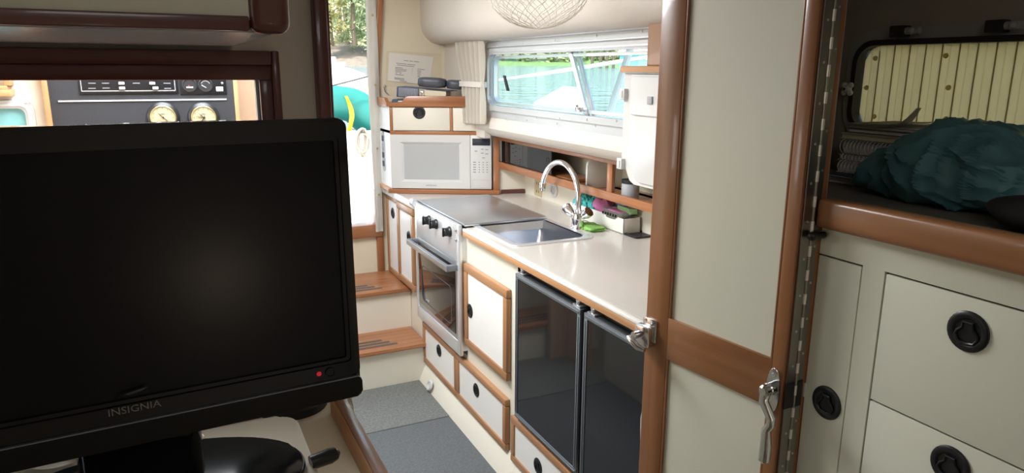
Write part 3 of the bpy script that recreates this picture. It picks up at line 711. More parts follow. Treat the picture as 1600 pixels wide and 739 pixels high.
blob('sponge', 'mint_sponge', (1.628, 2.30, zs+.02), (.018, .050, .012), -.1, 'mint green sponge lying over the pink sponge', 'sponge', .1, seed=2, sq=.15)
blob('sponge', 'blue_sponge', (1.640, 2.345, zs+.038), (.014, .040, .010), -.1, 'blue-grey sponge on top at the back of the soap dish', 'sponge', .1, seed=4, sq=.2)
blob('scouring_cloth', 'pink_sponge', (1.622, 2.455, CT+.03), (.026, .036, .034), .3, 'crumpled pink cloth between the teal scrubbers and the soap dish', 'cloth', .45, seed=8, sq=.5)
def netball(c, r, sc, label, seed):
    from mathutils import noise as ns
    t = bmesh.new(); bmesh.ops.create_icosphere(t, subdivisions=4, radius=r)
    for v in t.verts:
        n = v.co.normalized(); k = 1+.22*ns.noise(n*5+Vector((seed, 0, 0)))+.16*ns.noise(n*11+Vector((0, seed, 0)))
        v.co = Vector((v.co.x*sc[0]*k, v.co.y*sc[1]*k, v.co.z*sc[2]*k))
    t.transform(Matrix.Translation(c)); b = MB(); b._add(t)
    return b.build('bath_scrubber', 'teal_net', None, label, 'scrubber', ang=25)
netball((1.612, 2.60, CT+.064), .052, (.75, 1.05, .95), 'teal mesh scrubber nearest the tap in the caddy', 1)
netball((1.622, 2.515, CT+.062), .042, (.9, .9, 1.05), 'smaller teal mesh scrubber beside the pink cloth', 2)
p = pZ(1000, 368, CT)
bd = thing('black_tray', 'flat black plastic tray on the worktop near the open door', 'tray', (p.x, p.y, CT))
b = MB(); b.ring(rrect(p.x-.05, p.x+.05, p.y-.045, p.y+.045, .012), rrect(p.x-.042, p.x+.042, p.y-.037, p.y+.037, .01), 'z', CT, CT+.008); b.build('rim', 'black', bd)
b = MB(); b.box(p.x-.045, p.x+.045, p.y-.04, p.y+.04, CT, CT+.003); b.build('tray_bottom', 'soft_black', bd)
# socket and round vent on the backsplash
p = pX(842, 289, BX); so = thing('wall_socket', 'beige wall socket on the backsplash', 'socket', (BX, p.y, p.z))
b = MB(); b.box(BX-.006, BX, p.y-.036, p.y+.036, p.z-.056, p.z+.03, .002); b.build('plate', 'beige_plastic', so)
for dz in (-.033, .008):
    b = MB(); b.box(BX-.0068, BX-.005, p.y-.013, p.y-.009, p.z+dz-.007, p.z+dz+.007); b.box(BX-.0068, BX-.005, p.y+.009, p.y+.013, p.z+dz-.007, p.z+dz+.007); b.build('slots', 'soft_black', so)
p = pX(866, 297, BX)
rv = thing('round_speaker', 'round white fitting on the backsplash beside the socket', 'vent', (BX, p.y, p.z))
b = MB(); M = T((BX, p.y, p.z), (-1, 0, 0)); b.lathe([(.036, 0), (.036, .006), (.030, .010), (.022, .008), (.021, .003), (0, .003)], M, 28); b.build('rim', 'white_plastic', rv)
b = MB(); b.lathe([(.0205, .0035), (.015, .005), (0, .0055)], M, 24); b.build('grille', 'print_light', rv)

# ================================================================== shelf niche above the backsplash
NX = 1.52
ns_ = thing('niche_shelf', 'wood railed shelf recess running below the galley window', 'shelf', (1.6, 2.3, z_(-.50)))
zl0, zl1 = z_(-.492), z_(-.458); zu0, zu1 = z_(-.347), z_(-.327)
b = MB(); b.box(NX, NX+.016, 1.318, 3.292, zl0, zl1, .003); b.build('lower_rail', 'teak_y', ns_)
b = MB(); b.box(NX-.008, NX+.016, 1.318, 3.292, zu0, zu1, .003); b.build('upper_rail', 'teak_y', ns_)
b = MB(); b.box(NX+.016, 1.738, 1.318, 3.31, zl0, zl0+.012); b.build('shelf_board', 'teak_y', ns_)
b = MB(); b.box(1.725, 1.738, 1.318, 3.31, zl0+.012, zu0); b.build('back_panel', 'cream_dim', ns_)
yp = pX(952, 275, NX).y
b = MB(); b.box(NX, NX+.016, yp-.018, yp+.018, zl1, zu0, .002); b.build('post', 'teak_z', ns_)
yd = pX(862, 260, NX+.02).y
b = MB(); b.box(NX+.018, NX+.023, yd, 3.29, zl0+.012, zu0-.001); sp_ = b.build('sliding_panel', 'fridge_black', ns_, 'dark smoked sliding panel')
p = pX(856, 250, NX+.018); b = MB(); b.lathe([(.012, .001), (.012, -.0005), (.009, -.001), (0, -.001)], T((NX+.0175, p.y, p.z), (-1, 0, 0)), 16); b.build('finger_hole', 'gap_black', sp_)
ye = pX(930, 280, NX+.07).y
b = MB(); b.prism([(NX+.03, zl0+.012), (1.725, zl0+.012), (1.725, zu0-.005), (NX+.05, zu0-.012), (NX+.035, zu0-.02), (NX+.03, zu0-.035)], 'y', ye, ye+.012, .002); b.build('divider', 'old_white', ns_)
p = pX(985, 296, NX+.06)
cn = thing('storage_jar', 'squat grey jar on the niche shelf beside the white plastic bin', 'jar', (p.x, p.y, zl0+.012))
b = MB(); b.lathe([(0, 0), (.032, 0), (.034, .01), (.034, .055), (.030, .062), (0, .062)], Matrix.Translation((p.x, p.y, zl0+.012)), 24); b.build('jar_body', 'book_grey', cn)
b = MB(); b.lathe([(.034, .062), (.035, .075), (0, .077)], Matrix.Translation((p.x, p.y, zl0+.012)), 24); b.build('lid', 'soft_black', cn)
p = pX(880, 282, NX+.1)
b = MB(); b.box(NX+.05, 1.70, p.y-.16, p.y+.09, zl0+.0125, zl0+.03, .003); b.build('tray_board', 'door_wood_y', None, 'flat brown wooden board lying in the niche shelf', 'board')

# ---- white plastic bin and the wooden cabinet over it
QX = 1.36
yq = pX(970, 200, QX).y; zq1 = pX(975, 114, QX).z; zq0 = pX(985, 288, QX).z
cb = thing('plastic_bin_cupboard', 'white moulded plastic cupboard hanging under a wooden ledge near the open door', 'cupboard', (QX+.08, yq-.2, zq0))
prof = [(yq, zq1), (yq, zq0+.085), (yq-.05, zq0+.01), (yq-.075, zq0), (1.34, zq0), (1.34, zq1)]
b = MB(); b.prism(prof, 'x', QX+.008, QX+.055); b.prism([(yq-.02, zq1), (yq-.02, zq0+.1), (yq-.08, zq0+.02), (1.34, zq0+.02), (1.34, zq1)], 'x', QX+.055, QX+.16); b.build('body', 'white_plastic', cb)
yi = pX(984, 200, QX).y
prof = [(yi, zq1-.004), (yi, zq0+.075), (yi-.04, zq0+.02), (yi-.06, zq0+.012), (1.35, zq0+.012), (1.35, zq1-.004)]
b = MB(); b.prism(prof, 'x', QX-.002, QX+.008, .003); dr = b.build('door', 'white_plastic', cb)
zp = pX(1000, 180, QX).z
b = MB(); b.prism([(yi-.012, zq1-.01), (yi-.012, zp), (1.36, zp), (1.36, zq1-.01)], 'x', QX-.012, QX-.001, .003); b.build('raised_panel', 'white_plastic', dr)
for px, py in ((972, 147), (967, 255)):
    p = pX(px, py, QX); b = MB(); b.box(QX-.008, QX+.012, yq-.022, yq+.006, p.z-.018, p.z+.018, .003); b.box(QX-.011, QX-.006, yq-.014, yq-.002, p.z-.012, p.z+.012, .002); b.build('hinge_clip', 'white_plastic', cb)
p = pX(1016, 157, QX-.012); b = MB(); b.box(QX-.018, QX-.010, p.y-.014, p.y+.01, p.z-.012, p.z+.012, .002); b.build('catch', 'book_grey', dr)
wc = thing('upper_wood_cabinet', 'brown wooden wall cabinet above the white plastic cupboard', 'cabinet', (QX+.1, 1.6, zq1))
b = MB(); b.box(QX-.012, QX+.06, 1.34, yq+.004, zq1+.001, zq1+.022, .006); b.build('ledge', 'pale_teak_y', wc)
yw = pX(1012, 60, QX).y
b = MB(); b.box(QX, QX+.06, 1.34, yw, zq1+.022, 2.04, .003); b.build('case', 'door_wood_z', wc)

# ================================================================== angled microwave corner
A0 = Vector((1.037, 3.552, 0)); U = Vector((.88, -.475, 0)).normalized(); Nn = Vector((-U.y, U.x, 0))
AM = frame(A0, U, Nn)
def la(px, py, d=0):
    """pixel -> local (x, z) on the angled front, d in front of it"""
    w_ = AM.inverted() @ pN(px, py, A0-Nn*d, Nn); return w_.x, w_.z
mc = thing('corner_unit', 'angled corner unit holding the microwave with a drawer and shelf above', 'cabinet', M=Matrix.Translation((A0.x, A0.y, CT)) @ AM.to_3x3().to_4x4())
zsh = la(660, 163)[1]; zdb = la(660, 208)[1]
W = la(781, 250)[0]
bi = lambda: MB(AM)
# shelf board and upper box (footprint follows the walls)
def foot(z0, z1, name, mat, inset=0):
    b = MB(); q = AM @ Vector((W-.09, inset, 0)); a = AM @ Vector((0, inset, 0))
    b.prism([(a.x, a.y), (q.x, q.y), (1.415, q.y+.02), (1.415, AY-.003), (1.037+inset*.3, AY-.003)], 'z', z0, z1); return b.build(name, mat, mc)
foot(zsh-.012, zsh+.004, 'shelf_board', 'teak_x')
foot(zdb-.004, zdb+.010, 'divider_board', 'teak_x')
b = MB(); b.prism([(1.037, 3.556), (1.055, 3.547), (1.055, AY-.003), (1.037, AY-.003)], 'z', CT+.002, zsh-.012); b.build('side_panel', 'white_panel', mc)
b = bi(); b.box(.01, W-.06, .20, .215, CT+.02, zsh-.014); b.build('back_panel', 'cream_dim', mc)
x_d0, x_d1 = la(612, 185)[0], la(704, 185)[0]
d_ = bi(); d_.box(x_d0+.006, x_d1-.004, -.002, .016, zdb+.013, zsh-.015, .0015); dd = d_.build('drawer', 'cream', mc)
q = la(655, 176); pull(dd, AM @ Vector((q[0], -.0025, q[1])), -Nn, 1.08)
b = bi(); b.box(-.004, x_d0+.004, -.003, .016, zdb-.004, zsh-.01, .001); b.build('edge_stile', 'teak_z', mc)
b = bi(); b.box(x_d1-.003, x_d1+.010, -.003, .016, zdb+.01, zsh-.012, .001); b.build('divider_stile', 'teak_z', mc)
b = bi(); b.box(x_d1+.012, W-.09, -.002, .016, zdb+.013, zsh-.015, .0015); b.build('fixed_panel', 'cream', mc)
b = bi(); b.box(-.004, W-.03, -.005, .016, zdb-.012, zdb+.010, .002); b.build('lower_rail', 'teak_x', mc)
# fiddle: low notch at the left end, raised along the front
ztop = la(680, 150)[1]; xs_ = la(628, 155)[0]
b = bi(); b.prism([(-.012, zsh-.012), (W-.09, zsh-.012), (W-.09, ztop), (xs_+.04, ztop), (xs_+.022, ztop-.004), (xs_, zsh+.008), (-.012, zsh+.008)], 'y', -.014, .004, .002); b.build('fiddle', 'teak_x', mc)
b = MB(); b.prism([(3.565, zsh-.012), (AY-.01, zsh-.012), (AY-.01, zsh+.03), (3.60, zsh+.03), (3.575, zsh+.008), (3.565, zsh+.008)], 'x', 1.022, 1.040, .002); b.build('side_fiddle', 'teak_y', mc)
# post, base rail
xp0, xp1 = la(770, 250)[0], la(780, 250)[0]
b = bi(); b.box(xp0+.002, xp1, -.006, .02, CT+.012, zdb-.012, .002); b.build('post', 'teak_z', mc)
zb0 = CT+.0015
b = bi(); b.box(-.02, xp1+.004, -.02, .22, zb0, zb0+.022, .003); b.build('base_board', 'teak_x', mc)
b = MB(); b.box(1.022, 1.04, 3.56, AY-.005, CT+.003, CT+.024, .003); b.build('side_base', 'pale_teak_y', mc)
b = bi(); b.box(-.004, .003, -.004, .012, CT+.024, zdb-.012, .001); b.build('edge_strip', 'teak_z', mc)
q = AM @ Vector((xp1, .01, 0))
b = MB(); b.prism([(q.x+.01, q.y-.004), (1.66, 3.262), (1.66, 3.275), (q.x+.01, q.y+.012)], 'z', CT+.0015, CT+.022, .002); b.build('corner_batten', 'mahogany_x', mc)
# sockets on the side panel
p = pX(600, 236, 1.037)
ss = thing('switch_plate', 'narrow dark switch plate on the side of the microwave corner unit', 'switch plate', (1.037, p.y, p.z))
b = MB(); b.prism(rrect(p.y-.022, p.y+.022, p.z-.105, p.z+.105, .021), 'x', 1.033, 1.0368); b.build('plate', 'steel', ss)
for k, dz in enumerate((-.065, -.02, .025, .068)):
    b = MB(); b.box(1.029, 1.0335, p.y-.013, p.y+.013, p.z+dz-.015, p.z+dz+.015, .002); b.build('switch', 'slate' if k != 2 else 'book_grey', ss)

# ---- microwave
mx0, mx1 = la(611, 250, .012)[0], la(768, 250, .012)[0]; mz1 = la(690, 211, .012)[1]; mz0 = zb0+.026
mw = thing('microwave_oven', 'white microwave oven in the corner unit', 'microwave', M=Matrix.Translation(AM @ Vector(((mx0+mx1)/2, .1, mz0))) @ AM.to_3x3().to_4x4())
b = bi(); b.box(mx0, mx1, .004, .19, mz0, mz1-.004, .004); b.build('case', 'white_plastic', mw)
xk = la(734.5, 250, .012)[0]
dz1 = mz1; wx0, wx1 = la(631, 250, .012)[0], la(717, 250, .012)[0]; wza, wzb = la(680, 281, .012)[1], la(680, 226, .012)[1]
# door: flat rim with a bevelled recess down to the window
t = bmesh.new()
o_ = [(mx0, mz0), (xk, mz0), (xk, mz1), (mx0, mz1)]; i_ = [(wx0-.018, wza-.012), (wx1+.018, wza-.012), (wx1+.018, wzb+.012), (wx0-.018, wzb+.012)]; j_ = [(wx0, wza), (wx1, wza), (wx1, wzb), (wx0, wzb)]
V0 = [t.verts.new((x, .006, z)) for x, z in o_]; V1 = [t.verts.new((x, -.012, z)) for x, z in o_]; V2 = [t.verts.new((x, -.012, z)) for x, z in i_]; V3 = [t.verts.new((x, -.003, z)) for x, z in j_]
for A, B in ((V0, V1), (V1, V2), (V2, V3)):
    for k in range(4): t.faces.new((A[k], A[(k+1) % 4], B[(k+1) % 4], B[k]))
t.faces.new(V0[::-1]); bmesh.ops.recalc_face_normals(t, faces=t.faces)
b = MB(AM); b._add(t); md = b.build('door', 'white_plastic', mw)
b = bi(); b.box(wx0, wx1, -.0035, .0, wza, wzb); b.build('window', 'mw_window', md)
cp = bi(); cp.box(xk+.0015, mx1, -.012, .006, mz0, mz1, .002); cpn = cp.build('control_panel', 'white_plastic', mw)
xa, xb_ = la(738, 220, .012)[0], la(766, 220, .012)[0]; za, zb2 = la(752, 227.5, .012)[1], la(752, 216.5, .012)[1]
b = bi(); b.box(xa, xb_, -.0128, -.010, za, zb2, .0005); b.build('display', 'mw_lcd', cpn)
for r in range(5):
    for c in range(3):
        x = xa+(.38+.22*c)*(xb_-xa); z = za-.085-.014*r*.9
        b = bi(); b.box(x-.0035, x+.0035, -.0126, -.011, z-.0018, z+.0018); b.build('key', 'print_grey', cpn)
    x = xa+.08*(xb_-xa); b = bi(); b.box(x-.004, x+.010, -.0126, -.011, z-.002, z+.002); b.build('key', 'print_grey', cpn)
for (fx_, fz_) in ((.2, .028), (.55, .018), (.8, .02), (.55, .038), (.8, .042), (.62, .062)):
    x = xa+fx_*(xb_-xa); b = bi(); b.box(x-.007, x+.007, -.0126, -.011, za-fz_-.002, za-fz_+.0015); b.build('key', 'print_grey', cpn)
zq = la(750, 281, .012)[1]
b = bi(); b.ring(rrect(xa-.001, xb_+.001, mz0+.006, zq, .002), rrect(xa+.0005, xb_-.0005, mz0+.0075, zq-.0015, .0015), 'y', -.0127, -.011); b.build('open_button', 'print_light', cpn)
xm_, zm_ = la(674, 288, .013)
text('SAMSUNG', .0105, AM @ T((xm_, -.0125, mz0+.016), (0, -1, 0), (1, 0, 0)), 'print_grey', 'maker_name', md, xs=1.15)

# ---- things on the corner shelf
zs = zsh+.0045
def book(name, label, cat, mat, c, rot, L1, W1, H, spine=False, pages='paper'):
    M = Matrix.Translation(c) @ Matrix.Rotation(rot, 4, 'Z'); t = thing(name, label, cat, M=M)
    b = MB(M); b.box(-L1/2, L1/2, -W1/2, W1/2, 0, .004, .001); b.build('cover', mat, t)
    b = MB(M); b.box(-L1/2, L1/2, -W1/2, W1/2, H-.004, H, .001); b.build('cover', mat, t)
    b = MB(M); b.box(-L1/2-.006, -L1/2+.004, -W1/2, W1/2, 0, H, .005, 3); sp = b.build('spine', mat, t)
    b = MB(M); b.box(-L1/2+.004, L1/2-.006, -W1/2+.006, W1/2-.006, .004, H-.004); b.build('pages', pages, t)
    if spine:
        for k in range(9):
            b = MB(M); y = -W1/2+.012+k*(W1-.024)/9; b.box(-L1/2-.008, -L1/2-.004, y, y+.006, .003, H-.003, .001); b.build('spine_rib', 'slate', sp)
    return t
ang0 = math.atan2(U.y, U.x)
# thin navy case at the left end
M_ = frame(AM @ Vector((.055, .062, zs)), U, Nn)
t = thing('spectacle_case', 'thin navy open-ended case at the left end of the corner shelf', 'case', M=M_)
b = MB(M_); b.ring(rrect(-.048, .055, 0, .020, .009), rrect(-.020, .050, .004, .016, .006), 'y', -.05, .05); b.build('case', 'navy', t)
b = MB(M_); b.box(-.018, .048, -.046, .045, .005, .013, .002); b.build('booklet', 'aged_paper', t)
# big navy ring binder lying on it
bc = AM @ Vector((.165, .088, zs+.021))
M_ = Matrix.Translation(bc) @ AM.to_3x3().to_4x4() @ Matrix.Rotation(math.radians(-4), 4, 'Z') @ Matrix.Rotation(math.radians(4), 4, 'Y')
t = thing('ring_binder', 'navy ring binder with ribbed spine lying flat on the corner shelf', 'binder', M=M_)
bl, bw, bh = .13, .062, .052
b = MB(M_); b.box(-bl, bl+.03, -bw, bw+.03, .0, .003, .001); b.build('cover', 'navy', t)
b = MB(M_); b.box(-bl, bl+.02, -bw, bw+.03, bh-.003, bh, .001); b.build('cover', 'navy', t)
b = MB(M_); b.box(-bl-.004, -.020, -bw-.004, -bw+.004, 0, bh, .004, 3); s_ = b.build('spine', 'navy', t)
for k in range(14):
    b = MB(M_); x = -bl+.008+k*.0072; b.box(x, x+.0035, -bw-.0062, -bw-.002, .004, bh-.004, .001); b.build('spine_rib', 'book_grey', s_)
b = MB(M_); b.box(-.010, bl+.022, -bw+.004, bw+.02, .004, .014); b.build('pages', 'paper', t)
b = MB(M_); b.box(.01, bl-.01, -bw+.002, bw, .018, .046); b.build('note_stack', 'aged_paper', t)
b = MB(M_); b.tube([(-.012, -bw+.01, .008+.0)]+[(-.012+.014*math.sin(a), -bw+.01, .024+.014*math.cos(a)) for a in [math.radians(k*40) for k in range(8)]], .0015, 6); b.build('ring', 'chrome', t)
# rounded black cases on top
def pod(label, lx, ly, sx, sy, h, zo):
    M = Matrix.Translation(AM @ Vector((lx, ly, zs+.077+zo))) @ AM.to_3x3().to_4x4() @ Matrix.Rotation(math.radians(3), 4, 'Y')
    t = thing('zip_case', label, 'case', M=M, group=None)
    for nm, z0, z1 in (('lower_shell', 0, h*.52), ('upper_shell', h*.54, h)):
        tt = bmesh.new(); rings = []
        prof = [(.55, 0), (.9, .12), (1, .5), (1, 1)] if nm == 'lower_shell' else [(1, 0), (1, .45), (.92, .8), (.6, 1)]
        for sc, f in prof: rings.append([tt.verts.new((x*sc, y*sc, z0+(z1-z0)*f)) for x, y in rrect(-sx, sx, -sy, sy, min(sx, sy)*.8)])
        for A, B in zip(rings, rings[1:]):
            for k in range(len(A)): tt.faces.new((A[k], A[(k+1) % len(A)], B[(k+1) % len(B)], B[k]))
        tt.faces.new(rings[0][::-1]); tt.faces.new(rings[-1]); bmesh.ops.recalc_face_normals(tt, faces=tt.faces)
        b = MB(M); b._add(tt); b.build(nm, 'slate', t, ang=50)
    b = MB(M); b.ring(rrect(-sx*.99, sx*.99, -sy*.99, sy*.99, min(sx, sy)*.78), rrect(-sx*.9, sx*.9, -sy*.9, sy*.9, min(sx, sy)*.7), 'z', h*.515, h*.545); b.build('seam', 'soft_black', t)
pod('rounded slate-black case on the ring binder, the longer left one', .205, .075, .073, .05, .050, 0)
pod('rounded slate-black case on the ring binder, right beside the curtain', .325, .085, .048, .05, .046, -.008)
# hook and notice on the aft wall
p = pY(599, 140, AY)
b = MB(); b.tube([(p.x+.01, AY-.002, p.z+.02), (p.x+.008, AY-.012, p.z+.025), (p.x, AY-.014, p.z+.015), (p.x+.005, AY-.013, p.z-.01), (p.x+.02, AY-.013, p.z-.022)], .003, 7); b.build('wall_hook', 'steel', None, 'small dark wire hook on the aft wall beside the notice', 'hook')
pa, pb, pc, pd = [pY(*q, AY-.002) for q in ((608, 82), (677, 89), (671, 133), (605.5, 126))]
nt_ = thing('notice_sheet', 'typed white paper notice taped to the cream aft wall', 'notice', (pa.x, AY-.002, pd.z))
def pap(u, v):
    a = pa.lerp(pb, u); c = pd.lerp(pc, u); r = a.lerp(c, v); r.y = AY-.003-.004*math.sin(u*3.1)*math.sin(v*2.5); return r
ex_ = [pY(*q, AY-.001) for q in ((604, 79), (690, 84), (689, 140), (602, 135))]
b = MB(); b.quad(*ex_); o = b.build('backing', 'aged_paper', nt_)
b = MB(); b.grid(pap, 10, 8); b.build('sheet', 'paper', nt_)
b = MB()
def ln(u0, u1, v, h=.018):
    P = [pap(u0, v), pap(u1, v), pap(u1, v+h), pap(u0, v+h)]
    for q in P: q.y -= .0012
    b.quad(*P)
for u0, u1, v in ((.33, .44, .22), (.46, .54, .22), (.56, .68, .22), (.17, .40, .34), (.42, .60, .34), (.19, .58, .40), (.15, .32, .49), (.15, .42, .54), (.16, .40, .59), (.16, .30, .64), (.17, .2, .69), (.26, .30, .69), (.16, .36, .74), (.54, .56, .49), (.54, .55, .56), (.54, .55, .62), (.54, .55, .68), (.66, .84, .47), (.66, .76, .53), (.67, .75, .58), (.67, .75, .63), (.68, .74, .68), (.68, .74, .73), (.15, .38, .86), (.15, .38, .90), (.28, .44, .95)):
    ln(u0, u1, v)
b.build('typed_lines', 'print_grey', nt_)

# ---- curtain
ct = thing('window_curtain', 'cream pleated curtain gathered by a tieback beside the galley window', 'curtain', (1.385, 3.3, z_(-.25)))
KX = 1.380
ctop = (pX(713, 66, KX), pX(757, 64, KX)); cmid = (pX(722, 131, KX), pX(757, 129, KX)); cbot = (pX(727, 192, KX), pX(759, 194, KX))
def cur(a, c, amp0, amp1, n, nv):
    def fn(u, v):
        l = a[0].lerp(c[0], v); r = a[1].lerp(c[1], v); p = l.lerp(r, u)
        p.x += (amp0+(amp1-amp0)*v)*math.sin(u*n*2*math.pi+.4*math.sin(v*3))-.002
        p.x = min(p.x, 1.408); return p
    b = MB(); b.grid(fn, 90, nv, .0012); return b
cur(ctop, cmid, .024, .015, 6, 12).build('upper_pleats', 'curtain', ct, ang=80)
cur(cmid, cbot, .015, .024, 6, 12).build('lower_pleats', 'curtain', ct, ang=80)
b = MB(); yA, yB = cmid[0].y+.003, cmid[1].y+.004; zc_ = cmid[0].z
b.ring(rrect(KX-.019, KX+.018, yB, yA, .012), rrect(KX-.016, KX+.014, yB+.004, yA-.004, .010), 'z', zc_-.012, zc_+.014); b.build('tieback', 'canvas', ct)
# ---- weather curtain strip at the companionway
p0, p1 = pY(578, -30, AY-.045), pY(593, 362, AY-.045)
ws = thing('canvas_strip', 'hanging beige canvas strip with snaps along the companionway edge', 'canvas strip', (p1.x, AY-.045, p1.z))
def stp(u, v):
    c = p0.lerp(p1, v); w_ = .028+.006*math.sin(v*5); return Vector((c.x+(u-.5)*2*w_*.9, AY-.045+.006*math.sin(u*7+v*3)+.003*math.sin(v*20), c.z))
b = MB(); b.grid(stp, 14, 40, .0015); b.build('canvas', 'canvas', ws, ang=80)
for py in (20, 125, 225, 300):
    v = (py+30)/392; c = stp(.6, v); b = MB(); b.lathe([(0, .006), (.005, .005), (.0065, 0)], T((c.x, c.y-.001, c.z), (0, -1, 0)), 12); b.build('snap', 'brass', ws)

# ---- hanging wire bowl
bp_ = pX(840, 0, 1.02); bz = pX(840, 45, 1.02).z; BR = .155
hb = thing('hanging_wire_basket', 'wire mesh bowl hanging from the galley ceiling', 'basket', (bp_.x, bp_.y, bz))
bcen = Vector((bp_.x, bp_.y, bz+BR*.80))
def bpt(th, ph): return bcen+Vector((BR*math.sin(th)*math.cos(ph), BR*math.sin(th)*math.sin(ph), -BR*.80*math.cos(th)))
rnd = random.Random(5)
b = MB(); nr, npn = 11, 26; G = []
for i in range(nr+1):
    th = .08+(math.pi*.56-.08)*i/nr; cnt = npn
    G.append([bpt(th+rnd.uniform(-.022, .022), 2*math.pi*(k+.5*(i % 2)+rnd.uniform(-.16, .16))/cnt) for k in range(cnt)])
for i in range(nr):
    for k in range(npn):
        a = G[i][k]; k2 = k if i % 2 == 0 else (k+1) % npn
        b.tube([a, G[i+1][k2]], .0008, 4)
        b.tube([a, G[i+1][(k2-1) % npn]], .0008, 4)
b.build('wire_mesh', 'wire', hb)
b = MB(); b.tube([bpt(math.pi*.56, 2*math.pi*k/40) for k in range(40)], .0035, 8, True); b.build('rim', 'wire', hb)
for k in range(3):
    a = 2*math.pi*k/3+.5; b = MB(); b.tube([bpt(math.pi*.56, a), (bcen.x, bcen.y, 2.046)], .002, 6); b.build('hanger', 'steel', hb)

# ================================================================== the open door
ddir = ray(60, 106); ddir.z = 0; ddir.normalize()
DM = frame((HX, HY, 0), ddir, (-ddir.y, ddir.x, 0)); DN = Vector((-ddir.y, ddir.x, 0)); DO = Vector((HX, HY, 0))
def ld(px, py, d=0): q = DM.inverted() @ pN(px, py, DO+DN*d, DN); return q.x, q.z
DW = ld(1014, 400)[0]; s0 = ld(1222, 400)[0]; s1 = ld(1050, 400)[0]
rz1 = (ld(1042, 497)[1]+ld(1208, 561)[1])/2; rz0 = (ld(1040, 562)[1]+ld(1200, 634)[1])/2
door = thing('door_1', 'open wood framed door with cream panels and chrome handles', 'door', M=DM.copy()); door['kind'] = 'structure'; del door['category']
bd_ = lambda: MB(DM)
TH = .026
b = bd_(); b.box(0, s0, -TH, 0, .02, 1.98, .002); b.build('hinge_stile', 'door_wood_z', door)
b = bd_(); b.box(s1, DW, -TH, 0, .02, 1.98, .003); b.build('latch_stile', 'door_wood_z', door)
b = bd_(); b.box(s0, s1, -TH, 0, rz0, rz1, .001); b.build('middle_rail', 'door_wood_x', door)
b = bd_(); b.box(s0, s1, -TH, 0, 1.88, 1.98, .001); b.build('top_rail', 'door_wood_x', door)
b = bd_(); b.box(s0, s1, -TH, 0, .02, .14, .001); b.build('bottom_rail', 'door_wood_x', door)
b = bd_(); b.box(s0, s1, -TH+.006, -.006, rz1, 1.88); b.build('upper_panel', 'cream_dim', door)
b = bd_(); b.box(s0, s1, -TH+.006, -.006, .14, rz0); b.build('lower_panel', 'cream_dim', door)
for (a0, a1, c0, c1) in ((s0, s0+.005, rz1, 1.88), (s1-.005, s1, rz1, 1.88), (s0, s0+.005, .14, rz0), (s1-.005, s1, .14, rz0)):
    b = bd_(); b.box(a0, a1, -.006, -.0005, c0, c1, .002); b.build('panel_bead', 'door_wood_z', door)
# rim latch on the far edge
x_, z0_ = ld(1014, 520)
lt = bd_(); lt.box(DW-.030, DW+.012, 0, .020, z0_-.026, z0_+.018, .003); lat = lt.build('rim_latch', 'soft_chrome', door)
b = bd_(); b.box(DW-.036, DW+.004, 0, .004, z0_-.016, z0_+.034, .001); b.build('mount_plate', 'soft_chrome', lat)
for xx in (DW-.024, DW-.004):
    b = bd_(); b.lathe([(0, .002), (.003, .0015), (.0035, 0)], T((xx, .004, z0_+.028), (0, 1, 0)), 8); b.build('screw', 'steel', lat)
b = bd_(); b.cyl((DW-.002, .018, z0_-.002), (DW-.002, .036, z0_-.002), .008, 14); b.tube([(DW+.012, .036, z0_-.010), (DW-.002, .038, z0_-.014), (DW-.02, .038, z0_-.022), (DW-.036, .034, z0_-.024)], [.006, .008, .007, .005], 12); b.build('latch_lever', 'soft_chrome', lat)
# hanging lever handle near the hinge
xh, zh = ld(1210, 605)
ep = bd_(); E_ = []
for k in range(28):
    a = 2*math.pi*k/28; E_.append((xh+.0135*math.copysign(abs(math.cos(a))**.8, math.cos(a)), zh-.005+.042*math.sin(a)))
ep.prism(E_, 'y', 0, .005, .0015); esc = ep.build('handle_plate', 'soft_chrome', door)
b = bd_(); b.lathe([(0, .003), (.004, .002), (.0045, 0)], T((xh, .005, zh+.024), (0, 1, 0)), 10); b.build('screw', 'steel', esc)
b = bd_(); M = T((xh, .004, zh), (0, 1, 0)); b.lathe([(.012, 0), (.012, .014), (.0105, .016), (.0105, .026), (.007, .029), (0, .029)], M, 20); b.build('spindle_boss', 'soft_chrome', esc)
xE, zE = ld(1194, 722, .03); xa_, _ = ld(1206, 640, .026); xm2, zm2 = ld(1205, 665, .026)
b = bd_(); b.tube([(xh, .024, zh-.002), (xh, .026, zh-.02), (xa_, .026, zm2+.012), (xm2+.002, .025, zm2), (xm2+.008, .028, zm2-.012), (xE-.001, .031, zE+.03), (xE, .031, zE+.004), (xE, .031, zE)], [.0095, .0088, .0080, .0078, .0082, .0100, .0100, .006], 12); b.build('lever', 'soft_chrome', esc)
# wooden pull block on the other side of the far edge
x_, za_ = ld(1010, 372); _, zb3 = ld(1008, 432)
b = bd_(); b.box(DW-.03, DW+.007, -TH-.014, -TH, zb3, za_, .006, 3); pbk = b.build('pull_block', 'door_wood_z', door)
b = bd_(); b.lathe([(0, .002), (.0025, .0015), (.003, 0)], T((DW+.002, -TH+.0005, (za_+zb3)/2), (0, 1, 0)), 8); b.build('screw', 'chrome', pbk)
